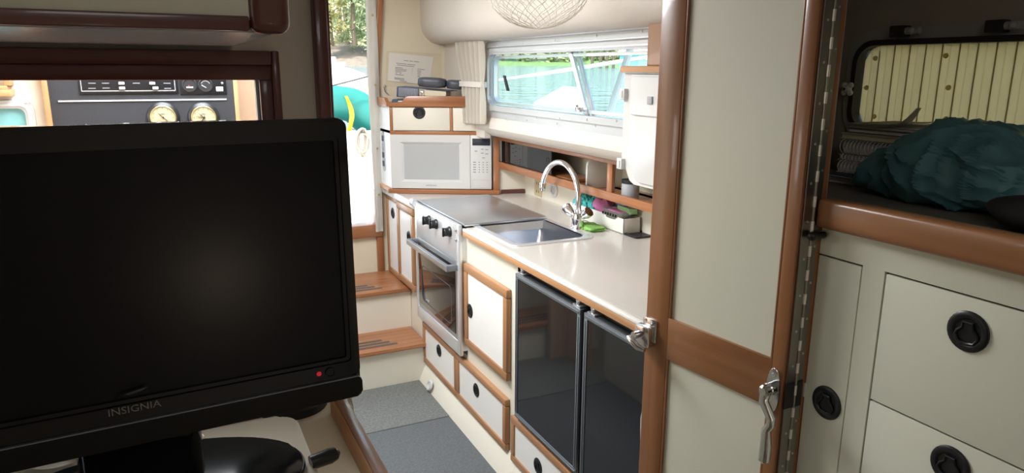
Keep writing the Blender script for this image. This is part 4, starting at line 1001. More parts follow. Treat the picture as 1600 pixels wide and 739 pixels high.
# piano hinge on the door end and the partition
hx = HX+TH+.001
b = MB(); b.box(HX+.006, hx-.003, HY-.0035, HY-.0005, .03, 1.97); hg = b.build('door_hinge', 'hinge_steel', door)
b = MB(); b.box(hx+.003, hx+.0165, HY-.0035, HY-.0005, .03, 1.97); b.build('hinge_leaf', 'hinge_steel', hg)
b = MB(); b.cyl((hx, HY-.004, .03), (hx, HY-.004, 1.97), .0022, 8); b.build('hinge_pin', 'hinge_steel', hg)
kn = MB(); kn.cyl((hx, HY-.004, 0), (hx, HY-.004, .018), .0030, 8); kme = kn.mesh('knuckle', hg); kme.materials.append(MATS['pin_bright'])
for k in range(46):
    o = bpy.data.objects.new('knuckle', kme); COL.objects.link(o); o.parent = hg; o.location = (0, 0, 0.04+k*.042)
for k in range(30):
    z = .06+k*.064
    for dx in (-.0115, .0105):
        b = MB(); b.lathe([(0, .0015), (.0022, .001), (.0026, 0)], T((hx+dx, HY-.0035, z+(.02 if dx > 0 else 0)), (0, -1, 0)), 6); b.build('screw', 'steel', hg)
zz = pX(1245, 615, .95).z
b = MB(); b.box(HX+.003, hx-.003, HY-.005, HY-.0034, zz-.028, zz+.02); b.box(hx+.003, hx+.016, HY-.005, HY-.0034, zz-.028, zz+.02); b.build('dark_patch_plate', 'soft_black', hg)
b = MB(); b.box(.971, .975, HY-.008, HY-.004, zz-.012, zz+.014, .001); b.build('strike_plate', 'pin_bright', door)
p = pX(1286, 367, .968); b = MB(); b.cyl((.97, p.y, p.z), (.945, p.y, p.z), .006, 12); b.ball((.943, p.y, p.z), .008, sub=2); b.build('coat_knob', 'black', None, 'small black knob on the partition under the shelf rail', 'knob')
# white towel behind the door
tp = pX(1003, 655, 1.0); tb = pX(998, 739, 1.0)
def tow(u, v):
    y = tp.y+.006+(tb.y-tp.y)*v*1.1-.09*u; return Vector((1.0+.010*math.sin(u*9+v*2), y, tp.z+.07-(.55)*v if u > .02 else tp.z-.47*v))
b = MB(); b.grid(tow, 16, 14, .006); b.build('hand_towel', 'towel_white', None, 'white towel hanging behind the open door edge', 'towel', ang=80)

# ================================================================== forward cabin on the right
RX = .975
dc = thing('drawer_cabinet', 'cream flush cabinet with black ring pulls at the right edge', 'cabinet', (RX+.25, .2, 0))
b = MB(); b.box(RX+.006, 1.5, -1.2, HY-.002, 0, z_(-.255)); b.build('carcass', 'gap_black', dc)
ztop_ = pX(1380, 425, RX).z; yv = pX(1384, 425, RX).y; yl_ = pX(1347, 415, RX).y; zmid = pX(1359, 624, RX).z
y_end = -.05; gp = .0016
b = MB(); b.box(RX, RX+.007, -1.2, HY-.005, ztop_+gp, z_(-.255)); b.box(RX, RX+.007, yv+gp, yl_-gp, 0, ztop_+gp); b.box(RX, RX+.007, -1.2, y_end-gp, 0, ztop_+gp); b.build('face_frame', 'cream_dim', dc)
b = MB(); b.box(RX, RX+.007, yl_+gp*.5, HY-.005, .05, ztop_-gp, .0008); d_ = b.build('door', 'cream_dim', dc)
p = pX(1292, 629, RX); pull(d_, (RX-.0005, p.y, p.z), (-1, 0, 0), 1.0)
b = MB(); b.box(RX, RX+.007, y_end, yv-gp, zmid+gp, ztop_-gp, .0008); d_ = b.build('drawer', 'cream_dim', dc)
p = pX(1513, 518, RX); pull(d_, (RX-.0005, p.y, p.z), (-1, 0, 0), 1.0)
b = MB(); b.box(RX, RX+.007, y_end, yv-gp, zmid-.21, zmid-gp, .0008); d_ = b.build('drawer', 'cream_dim', dc)
p = pX(1485, 727, RX); pull(d_, (RX-.0005, p.y, p.z), (-1, 0, 0), 1.0)
b = MB(); b.box(RX, RX+.007, y_end, yv-gp, .05, zmid-.21-gp*2, .0008); d_ = b.build('drawer', 'cream_dim', dc)
sr = thing('berth_shelf', 'wood railed shelf along the hull on the right', 'shelf', (RX+.25, .3, z_(-.25)))
b = MB(); b.box(RX-.02, RX+.016, -1.2, HY-.005, z_(-.252), z_(-.203), .008, 3); b.build('rail', 'door_wood_y', sr)
b = MB(); b.box(RX+.016, 1.5, -1.2, HY-.002, z_(-.252), z_(-.232)); b.prism([(.99, HY-.002), (1.5, HY-.002), (1.5, 1.283)], 'z', z_(-.252), z_(-.232)); b.build('shelf_board', 'shelf_grey', sr)
RW = 1.5
g0, g1 = pX(1337, 140, RW).y, .35; gz0, gz1 = pX(1400, 211, RW).z, pX(1400, 62, RW).z
b = MB()
b.box(RW, RW+.04, g0-.005, 1.285, z_(-.25), 2.05); b.box(RW, RW+.04, -1.2, g1+.005, z_(-.25), 2.05); b.box(RW, RW+.04, g1+.005, g0-.005, gz1-.005, 2.05); b.box(RW, RW+.04, g1+.005, g0-.005, z_(-.25), gz0+.005)
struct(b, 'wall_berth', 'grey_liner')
# ---- shuttered window of the forward cabin
w4 = MB(); w4.ring(rrect(g1, g0, gz0, gz1, .05), rrect(g1+.012, g0-.012, gz0+.012, gz1-.012, .042), 'x', RW-.022, RW+.02)
win2 = w4.build('window_2', 'soft_black', None, 'black gasketed window with a ribbed yellowish shutter', None, None, 'structure')
b = MB(); b.ring(rrect(g1-.02, g0+.022, gz0-.02, gz1+.024, .07), rrect(g1, g0, gz0, gz1, .05), 'x', RW-.010, RW); b.build('flange', 'book_grey', win2)
ya_ = g0-.012; n_ = 0; sw = pX(1400, 140, RW).y-pX(1424, 140, RW).y
def vslat(y0, y1, clip):
    t = bmesh.new(); ym = (y0+y1)/2; rows = []
    for y, x in ((y1, RW+.006), (ym+.0015, RW+.0035), (ym, RW+.0025), (ym-.0015, RW+.0035), (y0, RW+.006)):
        d = 0
        if clip: q = max(0, y-(g0-.012-.042)); d = .042-math.sqrt(max(0, .042**2-q*q))
        rows.append([(x, y, gz0+.011+d), (x, y, gz1-.011-d), (x+.002, y, gz1-.011-d), (x+.002, y, gz0+.011+d)])
    V = [[t.verts.new(p) for p in r] for r in rows]
    for A, B in zip(V, V[1:]):
        for k in range(4): t.faces.new((A[k], A[(k+1) % 4], B[(k+1) % 4], B[k]))
    t.faces.new(V[0][::-1]); t.faces.new(V[-1]); bmesh.ops.recalc_face_normals(t, faces=t.faces); b = MB(); b._add(t); return b
while ya_ > g1+.015:
    yb_ = max(ya_-sw, g1+.012)
    vslat(yb_+.0008, ya_-.0008, ya_ > g0-.054).build('slat', 'shutter', win2, ang=10)
    b = MB(); b.box(RW+.0045, RW+.009, yb_-.0012, yb_+.0012, gz0+.012+(.012 if n_ == 0 else 0), gz1-.012-(.012 if n_ == 0 else 0)); b.build('groove', 'shutter_groove', win2)
    ya_ = yb_; n_ += 1
for px, py in ((1368, 91), (1368, 203), (1354, 137), (1478, 87), (1482, 137), (1478, 186), (1366, 182)):
    p = pX(px, py, RW+.003)
    if gz0+.02 < p.z < gz1-.02: b = MB(); b.lathe([(0, .004), (.005, .003), (.006, 0)], T((RW+.003, p.y, p.z), (-1, 0, 0)), 12); b.build('stud', 'shutter_groove', win2)
for px, py in ((1412, 49), (1565, 41)):
    p = pX(px, py, RW-.015); b = MB(); b.box(RW-.035, RW-.008, p.y-.014, p.y+.022, p.z-.012, p.z+.012, .003); b.build('hinge_block', 'soft_black', win2)
    b = MB(); b.cyl((RW-.025, p.y-.014, p.z), (RW-.025, p.y-.045, p.z), .008, 12); b.ball((RW-.032, p.y-.030, p.z), .007, sub=2); b.lathe([(0, .003), (.006, .002), (.007, 0)], T((RW-.010, p.y-.06, p.z), (-1, 0, 0)), 12); b.build('hinge_bolt', 'book_grey', win2)
def lobe_knob(px, py, label):
    p = pX(px, py, RW-.03); t = thing('clamp_knob', label, 'knob', (RW, p.y, p.z))
    b = MB()
    for k in range(4):
        a = math.radians(45+90*k); b.ball((RW-.028, p.y+.012*math.cos(a), p.z+.012*math.sin(a)), .0075, (.8, 1, 1), 2)
    b.ball((RW-.028, p.y, p.z), .011, (.9, 1, 1), 2); b.build('lobes', 'white_plastic', t)
    b = MB(); b.cyl((RW-.02, p.y, p.z), (RW, p.y, p.z), .006, 12); b.build('stem', 'white_plastic', t)
    b = MB(); b.lathe([(0, .001), (.003, 0)], T((RW-.0385, p.y, p.z), (-1, 0, 0)), 10); b.build('bolt', 'soft_black', t)
lobe_knob(1323, 139, 'white four-lobed clamp knob left of the shuttered window')
lobe_knob(1404, 219, 'white clamp knob under the shuttered window just above the papers')
lobe_knob(1547, 234, 'white four-lobed clamp knob under the shuttered window above the bag')
# ---- chart books on the shelf
SZ = z_(-.231)
def bx_(px, py): return pX(px, py, 1.30)
zc_ = SZ; KY0, KY1 = .885, 1.07
stack = [('chart_book', 'lowest flat white chart book of the shelf stack', 'paper', .010, False, 1.28), ('chart_book', 'blue covered chart book second from the bottom of the stack', 'book_blue', .006, False, 1.27),
         ('spiral_book', 'light spiral bound chart book low in the stack', 'paper', .022, True, 1.30), ('spiral_book', 'thin grey spiral bound chart book in the middle of the stack', 'book_grey', .010, True, 1.30),
         ('spiral_book', 'dark spiral bound chart book with wide rings', 'book_grey', .026, True, 1.31), ('folder', 'thick cream folder above the spiral bound books', 'book_cream', .010, False, 1.30),
         ('folder', 'dark grey folder near the top of the stack', 'slate', .008, False, 1.32), ('folder', 'thin grey folder directly under the loose papers', 'book_grey', .006, False, 1.32)]
for i, (nm, lab, mat, h, spir, xf) in enumerate(stack):
    h *= 1.24
    t = thing(nm, lab, 'book', (xf+.1, (KY0+KY1)/2, zc_))
    y0 = KY0+.012*((i*7) % 3); y1 = KY1
    b = MB(); b.box(xf, xf+.19, y0, y1, zc_, zc_+.0016); b.build('cover', mat, t)
    b = MB(); b.box(xf, xf+.19, y0, y1, zc_+h-.002, zc_+h-.0004); b.build('cover', mat, t)
    b = MB(); b.box(xf+.003, xf+.187, y0+.003, y1-.003, zc_+.0016, zc_+h-.002); b.build('pages', 'paper' if mat != 'book_cream' else 'aged_paper', t)
    if spir:
        n = int((y1-y0-.01)/.0085)
        for k in range(n):
            y = y0+.008+k*.0085; c = Vector((xf+.002, y, zc_+h/2)); r = h*.46
            b = MB(); b.tube([c+Vector((-.6*r+r*math.cos(2*math.pi*q/10), .0015*math.sin(2*math.pi*q/10), r*math.sin(2*math.pi*q/10))) for q in range(10)], .0011, 4, True); b.build('ring', 'white_plastic', t)
    zc_ += h
b = MB(); b.grid(lambda u, v: Vector((1.30+.16*v, KY1-.004-.13*u, zc_+.003+.004*u+.02*max(0, u-.8)*u)), 16, 4, .008); b.build('folded_chart', 'paper', None, 'thick folded white chart lying on top of the book stack', 'chart', ang=60)
b = MB(); b.grid(lambda u, v: Vector((1.30+.05*v*(1-.7*u), KY0+.075-.055*u, zc_+.002+.040*u**1.8)), 14, 4, .001); b.build('loose_paper', 'paper', None, 'loose sheet of paper curling upward in front of the shuttered window', 'paper', ang=60)
# ---- crumpled bag
from mathutils import noise as mns
def bag():
    t = bmesh.new(); bmesh.ops.create_icosphere(t, subdivisions=6, radius=1)
    prof = [(-1, .045), (-.6, .085), (-.25, .098), (.05, .128), (.3, .140), (.55, .125), (.8, .085), (1, .035)]
    def hh(y):
        for (a, p), (c, q) in zip(prof, prof[1:]):
            if a <= y <= c: f = (y-a)/(c-a); f = f*f*(3-2*f); return p+(q-p)*f
        return prof[0][1] if y < 0 else prof[-1][1]
    for v in t.verts:
        n = v.co.copy(); sg = lambda q, e: math.copysign(abs(q)**e, q)
        y = sg(n.y, .9); p = Vector((sg(n.x, .7)*.088*(1-.45*max(0, y-.2)), y*.25, (sg(n.z, .75)*.5+.5)*hh(y)*1.08))
        q = p*11
        def ridge(w): return 1-2*abs(mns.noise(w))
        k = .011*mns.noise(q)+.010*ridge(q*1.1+Vector((3, 1, 0)))**3+.006*ridge(q*2.4+Vector((0, 7, 2)))**3
        p += n*k
        if p.z < .002: p.z = .001+.0008*mns.noise(q*3)
        v.co = Vector((1.262-.03*max(0, y), .705, SZ))+p
    return t
b = MB(); b._add(bag()); b.build('plastic_bag', 'bag_teal', None, 'crumpled dark teal plastic bag lying on the right shelf', 'bag', ang=28)
pq_ = pZ(1590, 342, SZ)
def cap():
    t = bmesh.new(); bmesh.ops.create_icosphere(t, subdivisions=4, radius=1)
    for v in t.verts:
        n = v.co; p = Vector((n.x*.035, n.y*.10, (n.z*.5+.5)*.062)); k = mns.noise(p*22)*.008; p += n*k; p.z = max(p.z, .001); v.co = Vector((1.135, .55, SZ))+p
    return t
b = MB(); b._add(cap()); b.build('dark_cloth_pouch', 'dark_cloth', None, 'black cloth pouch in front of the teal bag at the right edge', 'pouch', ang=50)

# ================================================================== television corner on the left
TZ = z_(-.635)
tb_ = thing('side_table', 'cream topped cabinet with a raised wood fiddle rail under the television', 'table', (-.3, 1.05, 0))
RXL = .232
b = MB(); b.box(-1.2, RXL+.026, .55, LY-.03, 0, TZ-.02); b.build('body', 'cream_dim', tb_)
b = MB(); b.box(-1.2, RXL+.026, .55, LY-.03, TZ-.02, TZ); b.build('top', 'aft_panel', tb_)
yR = pZ(530, 620, TZ+.03).y
b = MB(); b.prism([(RXL, TZ), (RXL+.026, TZ), (RXL+.026, TZ+.024), (RXL+.022, TZ+.03), (RXL+.004, TZ+.03), (RXL, TZ+.024)], 'y', .55, min(yR, LY-.03)); b.build('fiddle_rail', 'pale_teak_y', tb_)
b = MB(); b.box(RXL+.006, RXL+.027, .55, min(yR, LY-.03), TZ+.0295, TZ+.034, .002); b.build('rail_cap', 'door_wood_y', tb_)
# raised cream box under the television
BZ = z_(-.556)
bxr = pZ(478, 690, BZ).x
pl_ = thing('speaker_box', 'cream rounded plinth box under the television stand', 'box', (-.1, .95, TZ))
poly = rrect(-.38, bxr, .66, 1.13, .03)
b = MB(); plain('plinth_cream', (.60, .55, .44), .45, var=.04)
b.prism(poly, 'z', TZ, BZ, .006); b.build('case', 'plinth_cream', pl_, ang=50)
p0 = pX(492, 722, bxr)
b = MB(); k0 = Vector((bxr-.006, p0.y, p0.z)); b.tube([k0, k0+Vector((.028, .004, .002)), k0+Vector((.038, .006, .003)), k0+Vector((.043, .007, .003))], [.0105, .0115, .009, .003], 16); b.build('knob', 'black', pl_)
p = pZ(478, 640, TZ)
b = MB(); b.lathe([(0, .02), (.06, .02), (.066, .014), (.066, 0)], Matrix.Translation((p.x-.02, p.y+.03, TZ+.0003)), 30); b.build('black_disc', 'soft_black', None, 'low round black disc behind the plinth box', 'disc')
# television
tdir = ray(2818, 121); tdir.z = 0; tdir.normalize(); tN = Vector((tdir.y, -tdir.x, 0))   # tN faces the viewer
pR = pY(564, 612, .985)
tilt = math.radians(2.0)
TM0 = frame((pR.x, pR.y, pR.z), tdir, Vector((0, 0, 1)))      # local x right, y up, z towards the viewer
TM = TM0 @ Matrix.Rotation(-tilt, 4, 'X')
def lt_(px, py):
    n = (TM.to_3x3() @ Vector((0, 0, 1))); q = TM.inverted() @ pN(px, py, Vector(TM.translation), n); return q.x, q.y
TW = -2*lt_(210, 632)[0]+.0; TH_ = lt_(500, 185)[1]
tv = thing('television', 'black flat screen television standing on the plinth box', 'television', M=Matrix.Translation((pR.x-TW/2, pR.y, BZ)))
bt = lambda: MB(TM)
b = bt(); b.prism(rrect(-TW, 0, 0, TH_, .012), 'z', -.045, 0, .004, 3); b.prism(rrect(-TW+.06, -.06, .05, TH_-.05, .03), 'z', -.075, -.045); b.build('case', 'gloss_black', tv)
sx1, sy1 = lt_(526, 400)[0], lt_(500, 224)[1]; sx0 = -TW-sx1; sy0 = lt_(520, 556)[1]
b = bt(); b.ring(rrect(-TW+.001, -.001, .030, TH_-.001, .012), rrect(sx0-.004, sx1+.004, sy0-.004, sy1+.004, .004), 'z', -.002, .006); b.ring(rrect(-TW+.004, -.004, .033, TH_-.004, .012), rrect(sx0-.010, sx1+.010, sy0-.010, sy1+.010, .006), 'z', .005, .009); bz_ = b.build('bezel', 'gloss_black', tv)
b = bt(); b.box(sx0-.006, sx1+.006, sy0-.006, sy1+.006, -.004, .002); b.build('screen', 'tv_screen', tv)
b = bt(); b.prism(rrect(-TW, 0, -.001, .030, .008), 'z', -.03, .011, .003); b.build('speaker_bar', 'tv_dark', tv)
b = bt(); b.box(-TW+.004, -.004, .0295, .0312, .0, .0118); b.build('trim_line', 'grey_frame', tv)
q = lt_(496, 581); b = bt(); b.lathe([(0, .0015), (.003, .001), (.0036, 0)], TM.inverted() @ TM @ T((q[0], q[1], .009), (0, 0, 1)), 12); b.build('power_light', 'led_red', tv)
q = lt_(513, 578); b = bt(); b.lathe([(0, .001), (.0052, .001), (.0058, .003), (.0068, .003), (.0072, 0)], T((q[0], q[1], .009), (0, 0, 1)), 18); b.build('sensor', 'gloss_black', tv)
q = lt_(210, 634); text('INSIGNIA', .0130, TM @ Matrix.Translation((q[0], q[1], .0094)), 'logo_grey', 'maker_name', tv, xs=1.12)
q = lt_(205, 614)
b = bt(); b.prism([(q[0]-.018, q[1]), (q[0]-.010, q[1]+.003), (q[0]-.002, q[1]+.001), (q[0]+.012, q[1]+.004), (q[0]+.020, q[1]+.008), (q[0]+.008, q[1]+.006), (q[0]-.004, q[1]+.004)], 'z', .009, .0093); b.build('worn_film_flake', 'slate', tv)
cxv = pR.x-tdir.x*TW/2; cyv = pR.y-tdir.y*TW/2
tipx = pZ(462, 676, BZ+.01).x
bw_ = tipx-cxv; byc = cyv-.005
E_ = [(cxv+bw_*math.cos(2*math.pi*k/48), byc+.125*math.sin(2*math.pi*k/48)) for k in range(48)]
b = MB(); b.prism(E_, 'z', BZ+.0003, BZ+.012, .004, 3); bs = b.build('stand_base', 'stone_black', tv, ang=50)
q = pZ(310, 682, BZ+.012)
b = MB(); b.lathe([(0, .006), (.006, .005), (.0085, 0)], Matrix.Translation((q.x, q.y, BZ+.0118)), 16); b.build('screw', 'chrome', bs)
b = MB(); b.prism(rrect(cxv-.075, cxv+.075, cyv+.005, cyv+.05, .02), 'z', BZ+.011, pR.z+.05); b.build('stand_neck', 'gloss_black', tv)
# coil of cable with chrome plug at the lower left
p = pZ(70, 726, BZ)
cbl = thing('cable_coil', 'coil of shiny black cable on the plinth at the lower left', 'cable', (p.x, p.y, BZ))
pts = [Vector((p.x+.010+(.036+.002*math.sin(k*.9))*math.cos(2*math.pi*k/18), p.y+.014+(.026)*math.sin(2*math.pi*k/18), BZ+.006+.00042*k+.003*math.sin(k*.45))) for k in range(72)]
b = MB(); b.tube(pts, .0042, 8); b.build('cord', 'gloss_black', cbl)
b = MB(); c = Vector((p.x+.055, p.y+.02, BZ+.012)); b.tube([c, c+Vector((.012, .006, .004)), c+Vector((.022, .011, .006))], [.008, .008, .005], 12); b.ball(c+Vector((.036, .01, .0)), .009, (1.2, .8, .8), 2); b.build('plug', 'chrome', cbl)

# unseen lamp behind the viewer, added for the glow in the television screen
m_, N_, L_2, b_ = nt('lamp_glow'); setp(b_, (.9, .85, .75), .5); b_.inputs['Emission Color'].default_value = (1, .80, .62, 1); b_.inputs['Emission Strength'].default_value = 7
rl = thing('added_glow_lamp', 'small round lamp behind the viewer, added unseen for the glow on the television screen', 'lamp', (.43, -1.3, .8))
b = MB(); b.lathe([(0, 0), (.05, 0), (.05, .01), (.02, .02), (.02, .05), (0, .05)], T((.43, -1.299, .8), (0, 1, 0)), 20); b.build('mount', 'brass', rl)
b = MB(); b.ball((.43, -1.21, .8), .06, sub=3); b.build('globe', 'lamp_glow', rl)
# ================================================================== overhead cabinet, top left
OY_ = .86
cR = pY(456, 50, OY_); zb_o = cR.z
oc = thing('overhead_cabinet', 'overhead cabinet with cream door and dark mahogany frame above the television', 'cabinet', (-.3, 1.15, zb_o))
x_r = cR.x; zr = pY(300, 22, OY_).z; xs0 = pY(388, 10, OY_).x
b = MB(); b.box(-1.2, x_r-.012, OY_+.018, LY-.001, zb_o+.004, 1.95); b.build('case', 'mahogany_y', oc)
plain('underside', (.62, .64, .68), .22, var=.03, coat=.3)
b = MB(); b.box(-1.2, x_r-.014, OY_+.02, LY-.003, zb_o-.001, zb_o+.006); b.build('underside_panel', 'underside', oc)
b = MB(); b.box(-1.2, xs0, OY_, OY_+.02, zb_o, zr, .002); b.build('bottom_rail', 'mahogany_x', oc)
b = MB(); b.box(xs0, x_r, OY_-.002, OY_+.034, zb_o-.002, 1.95, .012, 4); b.build('corner_post', 'mahogany_z', oc)
b = MB(); b.box(-1.2, xs0+.004, OY_+.006, OY_+.02, zr-.004, 1.93); b.build('door', 'cream_dim', oc)

# ================================================================== outside
SL = .0135          # the moored boat trims a little, so the harbour rises towards the stern quarter
def lvl(x, y): return .25+SL*max(0, (x*.45+y*.9))
def water_plane():
    b = MB()
    def patch(x0, x1, y0, y1):
        b.grid(lambda u, v: Vector((x0+u*(x1-x0), y0+v*(y1-y0), lvl(x0+u*(x1-x0), y0+v*(y1-y0)))), 12, 12)
    patch(-150, -1.9, -60, 300); patch(2.0, 300, -60, 300); patch(-1.9, 2.0, 6.4, 300)
    return b.build('water', 'water', None, 'rippled pale turquoise harbour water', 'water', None, 'stuff')
water_plane()
# cockpit outside the companionway
ck_ = thing('cockpit', 'white fibreglass cockpit beyond the companionway', 'cockpit', (.8, 4.6, .5))
b = MB(); b.box(-.6, 2.2, AY+.06, 6.2, .30, SILL-.06); b.build('sole', 'gelcoat', ck_)
zco = pY(560, 205, 6.25).z
for px in (440, 650):
    p = pY(px, 90, 6.26); b = MB(); b.cyl((p.x, 6.26, .3), (p.x, 6.26, p.z+.1), .018, 12); b.build('stern_post', 'chrome', ck_)
b = MB(); b.box(-.6, 2.3, 6.2, 6.32, .30, zco, .02); b.build('transom', 'gelcoat', ck_)
b = MB(); b.box(2.0, 2.2, AY+.06, 6.2, SILL-.06, zco-.05, .02); b.build('coaming', 'gelcoat', ck_)
# teal dinghy on the stern
def pd_(px, py): return pY(px, py, 6.55)
a_ = pd_(460, 120); e_ = pd_(640, 185)
dg = thing('inflatable_dinghy', 'teal inflatable dinghy tube hung across the stern', 'dinghy', (a_.x, 6.55, a_.z-.6))
pts = []; 
c0 = (pd_(300, 112)+pd_(300, 184))/2; c1 = (pd_(548, 118)+pd_(548, 176))/2; c2 = (pd_(580, 150)+pd_(580, 205))/2; c3 = (pd_(625, 190)+pd_(625, 240))/2
for k in range(17):
    u = k/16*3; i = min(int(u), 2); f = u-i; C = [c0, c1, c2, c3]
    pts.append(C[i].lerp(C[i+1], f))
for _ in range(3): pts = [pts[0]]+[(pts[i-1]+pts[i]*2+pts[i+1])/4 for i in range(1, len(pts)-1)]+[pts[-1]]
b = MB(); b.tube(pts, .21, 20); tb2 = b.build('tube', 'dinghy_teal', dg, ang=60)
b = MB(); b.tube([p+Vector((0, -.04, .11)) for p in pts], .15, 16); b.build('white_cover', 'gelcoat', dg, ang=60)
P0, P1 = pY(541, 150, 6.31), pY(548, 212, 6.31)
def strap(u, v): c = P0.lerp(P1, v); return Vector((c.x+(u-.5)*(.03+.03*v*v)+.03*math.sin(v*4), 6.31+.02*math.sin(v*6+u*2), c.z))
b = MB(); b.grid(strap, 4, 24, .006); b.build('tow_strap', 'strap_yellow', None, 'yellow strap hanging over the teal dinghy', 'strap', ang=70)
# rope coil
rc = thing('rope_coil', 'pale coiled rope hanging in the cockpit', 'rope', (0, 6.1, 0)); c = pY(565, 222, 6.15)
b = MB(); n = 96; b.tube([(c.x+.045*math.cos(2*math.pi*k/16)*(1+.35*math.sin(k*.31)), 6.15-.0006*k, c.z+.10*math.sin(2*math.pi*k/16)*(1+.25*math.cos(k*.23))) for k in range(n)], .009, 7); b.build('loops', 'rope', rc)
b = MB(); b.tube([(c.x-.02, 6.12, c.z-.05), (c.x-.035, 6.1, c.z-.2), (c.x-.015, 6.1, c.z-.42), (c.x+.02, 6.1, c.z-.52)], .010, 7); b.build('tail', 'rope', rc)
p, q = pY(440, 154, 6.26), pY(650, 99, 6.26)
b = MB(); b.tube([p, (p+q)/2+Vector((0, 0, -.005)), q], .007, 6); b.build('mooring_line', 'line_dark', None, 'thin dark line stretched above the dinghy', 'line')
# far shore
def bank(name, label, pts, h, depth, mat):
    """shore strip through ground points, rising away from the water"""
    b = MB()
    def fn(u, v):
        x = u*(len(pts)-1); i = min(int(x), len(pts)-2); f = x-i
        p = Vector(pts[i]).lerp(Vector(pts[i+1]), f); out = Vector((p.x, p.y, 0)).normalized()
        q = p+out*depth*v; q.z = lvl(q.x, q.y)-.1+h*min(1, v*3.0)+.7*mns.noise(Vector((q.x*.25, q.y*.25, 0)))*v*h*.4; return q
    b.grid(fn, 60, 14); return b.build(name, mat, None, label, 'shore', None, 'stuff', ang=180)
d1 = [ray(470, 100), ray(560, 100), ray(660, 100)]
def far(px, D): d = ray(px, 110); d.z = 0; d.normalize(); return Vector((d.x*D, d.y*D, 0))
bank('rocky_bank', 'brown rocky bank along the far shore behind the dinghy', [far(120, 140), far(300, 134), far(470, 130), far(560, 126), far(660, 130), far(720, 138)], 4.2, 40, 'rock')
bank('grassy_bank', 'green grassy bank seen through the galley window', [far(700, 150), far(780, 150), far(880, 145), far(960, 135), far(1060, 125), far(1160, 120)], 1.5, 60, 'grass')
def tree(name, label, base, h, crown, mat, seed, group, low=.25, n=900, leaf=.30):
    rnd = random.Random(seed); t = thing(name, label, 'tree', base, group)
    b = MB(); B = Vector(base); lean = Vector((rnd.uniform(-.06, .06), rnd.uniform(-.06, .06), 1))
    b.tube([B, B+lean*h*.4, B+lean*h*.75, B+lean*h*.95], [h*.018, h*.014, h*.009, h*.004], 7)
    for k in range(9):
        s_ = rnd.uniform(.3, .8); a = rnd.uniform(0, 6.28); p = B+lean*h*s_; L = crown*rnd.uniform(.5, .95)
        b.tube([p, p+Vector((math.cos(a)*L*.5, math.sin(a)*L*.5, L*.35)), p+Vector((math.cos(a)*L, math.sin(a)*L, L*.55))], [h*.007, h*.005, h*.002], 5)
    b.build('trunk', 'bark', t)
    V = []; Fc = []
    clumps = [(Vector((rnd.gauss(0, crown*.45), rnd.gauss(0, crown*.45), h*rnd.uniform(low, 1))), rnd.uniform(.25, .5)*crown) for _ in range(22)]
    for k in range(n):
        c, r = clumps[k % 22]; p = c+Vector((rnd.gauss(0, r*.5), rnd.gauss(0, r*.5), rnd.gauss(0, r*.45)))
        u = Vector((rnd.gauss(0, 1), rnd.gauss(0, 1), rnd.gauss(0, 1))).normalized(); v = u.orthogonal().normalized(); s_ = leaf*rnd.uniform(.5, 1.2)
        i = len(V); V += [p-u*s_, p-v*s_*.6, p+u*s_, p+v*s_*.6]; Fc.append((i, i+1, i+2, i+3))
    me = bpy.data.meshes.new('foliage'); me.from_pydata([tuple(v) for v in V], [], Fc); me.materials.append(MATS[mat])
    o = bpy.data.objects.new('foliage', me); COL.objects.link(o); o.parent = t
    return t
gA = 'trees on the rocky bank'
sp = [(512, 70, 16, 'leaf_yellow'), (522, 64, 9, 'leaf_yellow'), (532, 76, 19, 'leaf_pale'), (545, 68, 15, 'leaf_green'), (556, 64, 13, 'leaf_pale'), (568, 72, 18, 'leaf_green'), (584, 66, 16, 'leaf_pale')]
WHICH = ['taller yellow-leaved tree at the left of the rocky bank', 'low yellow-leaved tree on the rocky bank above the small motorboat', 'tallest pale spring tree left of the middle of the rocky bank', 'leafy green tree in the middle of the rocky bank', 'small pale green tree right of the middle of the rocky bank', 'tall green tree second from the right on the rocky bank', 'rightmost pale tree on the rocky bank beside the canvas strip']
for i, (px, D, h, m) in enumerate(sp):
    f = far(px, D*2.05); h *= 1.7; tree('shore_tree', WHICH[i], (f.x, f.y, lvl(f.x, f.y)+3.4), h, h*.20, m, i, gA, .02, 1700, .42)
for i, px in enumerate(range(760, 1060, 26)):
    f = far(px, 165-(px-760)*.05); m = ('leaf_green', 'leaf_pale')[i % 2]
    tree('shore_tree', ('green tree on the grassy far shore seen through the galley window', 'pale tree on the grassy far shore seen through the galley window')[i % 2], (f.x, f.y, lvl(f.x, f.y)+.6), 12+3*((i*5) % 3), 5.0, m, 40+i, 'trees on the grassy shore '+m.split('_')[1], .03, 900, .6)
# dock posts
for i, px in enumerate((925, 938, 948, 958, 972)):
    f = far(px, 118); zl = lvl(f.x, f.y); b = MB(); b.cyl((f.x, f.y, zl-.2), (f.x, f.y, zl+2.6), .25, 8); b.build('dock_piling', 'bark', None, ('leftmost', 'second', 'middle', 'fourth', 'rightmost')[i]+' dark wooden piling in the row along the far grassy shore', 'piling', 'pilings along the far shore')
f = far(1003, 100); zl = lvl(f.x, f.y)
bh_ = thing('boathouse', 'small white boathouse with light blue wall near the shore', 'boathouse', (f.x, f.y, zl))
b = MB(); b.box(f.x-2.2, f.x+2.2, f.y-2.2, f.y+2.2, zl-.1, zl+2.0); b.build('wall', 'roof_blue', bh_)
b = MB(); b.prism([(f.x-2.8, zl+2.0), (f.x+2.8, zl+2.0), (f.x, zl+4.2)], 'y', f.y-2.6, f.y+2.6); b.build('roof', 'gelcoat', bh_)
f = far(519, 105); zl = lvl(f.x, f.y)-.2
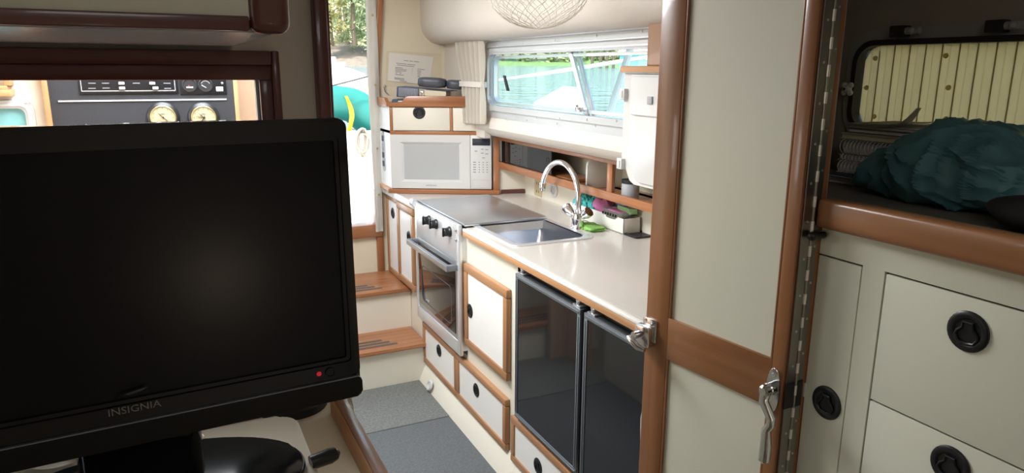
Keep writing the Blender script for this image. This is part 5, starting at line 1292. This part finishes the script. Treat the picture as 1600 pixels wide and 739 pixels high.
wb = thing('white_motorboat', 'tiny white motorboat moored near the rocky bank', 'boat', (f.x, f.y, zl))
b = MB(); b.prism([(f.x-1.8, zl+.9), (f.x+1.9, zl+1.0), (f.x+1.4, zl+.05), (f.x-1.5, zl+.05)], 'y', f.y-.7, f.y+.7, .05); b.build('hull', 'gelcoat', wb)
b = MB(); b.box(f.x-.9, f.x+.5, f.y-.6, f.y+.6, zl+.9, zl+1.7, .1); b.build('cabin', 'gelcoat', wb)
# side deck with rail outside the galley window
sdk = thing('side_deck', 'white side deck of the boat outside the galley window', 'deck', (1.9, 2.3, z_(-.33)))
b = MB(); b.box(1.775, 2.3, 1.0, 4.2, z_(-.30), z_(-.275), .005); b.build('deck', 'gelcoat', sdk)
P = [pX(832, 172, 2.6), pX(896, 138, 2.6), pX(908, 138, 2.6), pX(910, 172, 2.6)]
tn = thing('white_tender', 'white bow of a small tender alongside, outside the galley window', 'boat', (2.8, P[0].y, .25))
t = bmesh.new()
NA = [(2.6, p.y, p.z) for p in P]+[(2.6, P[3].y, .22), (2.6, P[0].y, .22)]
NB = [(3.3, P[0].y+1.3, P[0].z), (3.3, P[0].y+.75, P[1].z-.02), (3.3, P[0].y+.6, P[1].z-.02), (3.3, P[0].y+.55, P[0].z), (3.3, P[0].y+.55, .22), (3.3, P[0].y+1.3, .22)]
VA = [t.verts.new(p) for p in NA]; VB = [t.verts.new(p) for p in NB]
for k in range(6): t.faces.new((VA[k], VA[(k+1) % 6], VB[(k+1) % 6], VB[k]))
t.faces.new(VA); t.faces.new(VB[::-1]); bmesh.ops.recalc_face_normals(t, faces=t.faces)
b = MB(); b._add(t); b.build('hull', 'gelcoat', tn)
p, q = pX(778, 126, 3.2), pX(1010, 90, 3.2)
b = MB(); b.tube([p, q], .016, 10); b.build('boat_pole', 'gelcoat', None, 'long white pole slanting across the view through the galley window', 'pole')
p, q = pX(992, 55, 1.95), pX(950, 184, 1.95)
b = MB(); b.tube([p, q], .018, 10); b.build('awning_stay', 'gelcoat', None, 'steep white stay outside the right half of the galley window', 'pole')
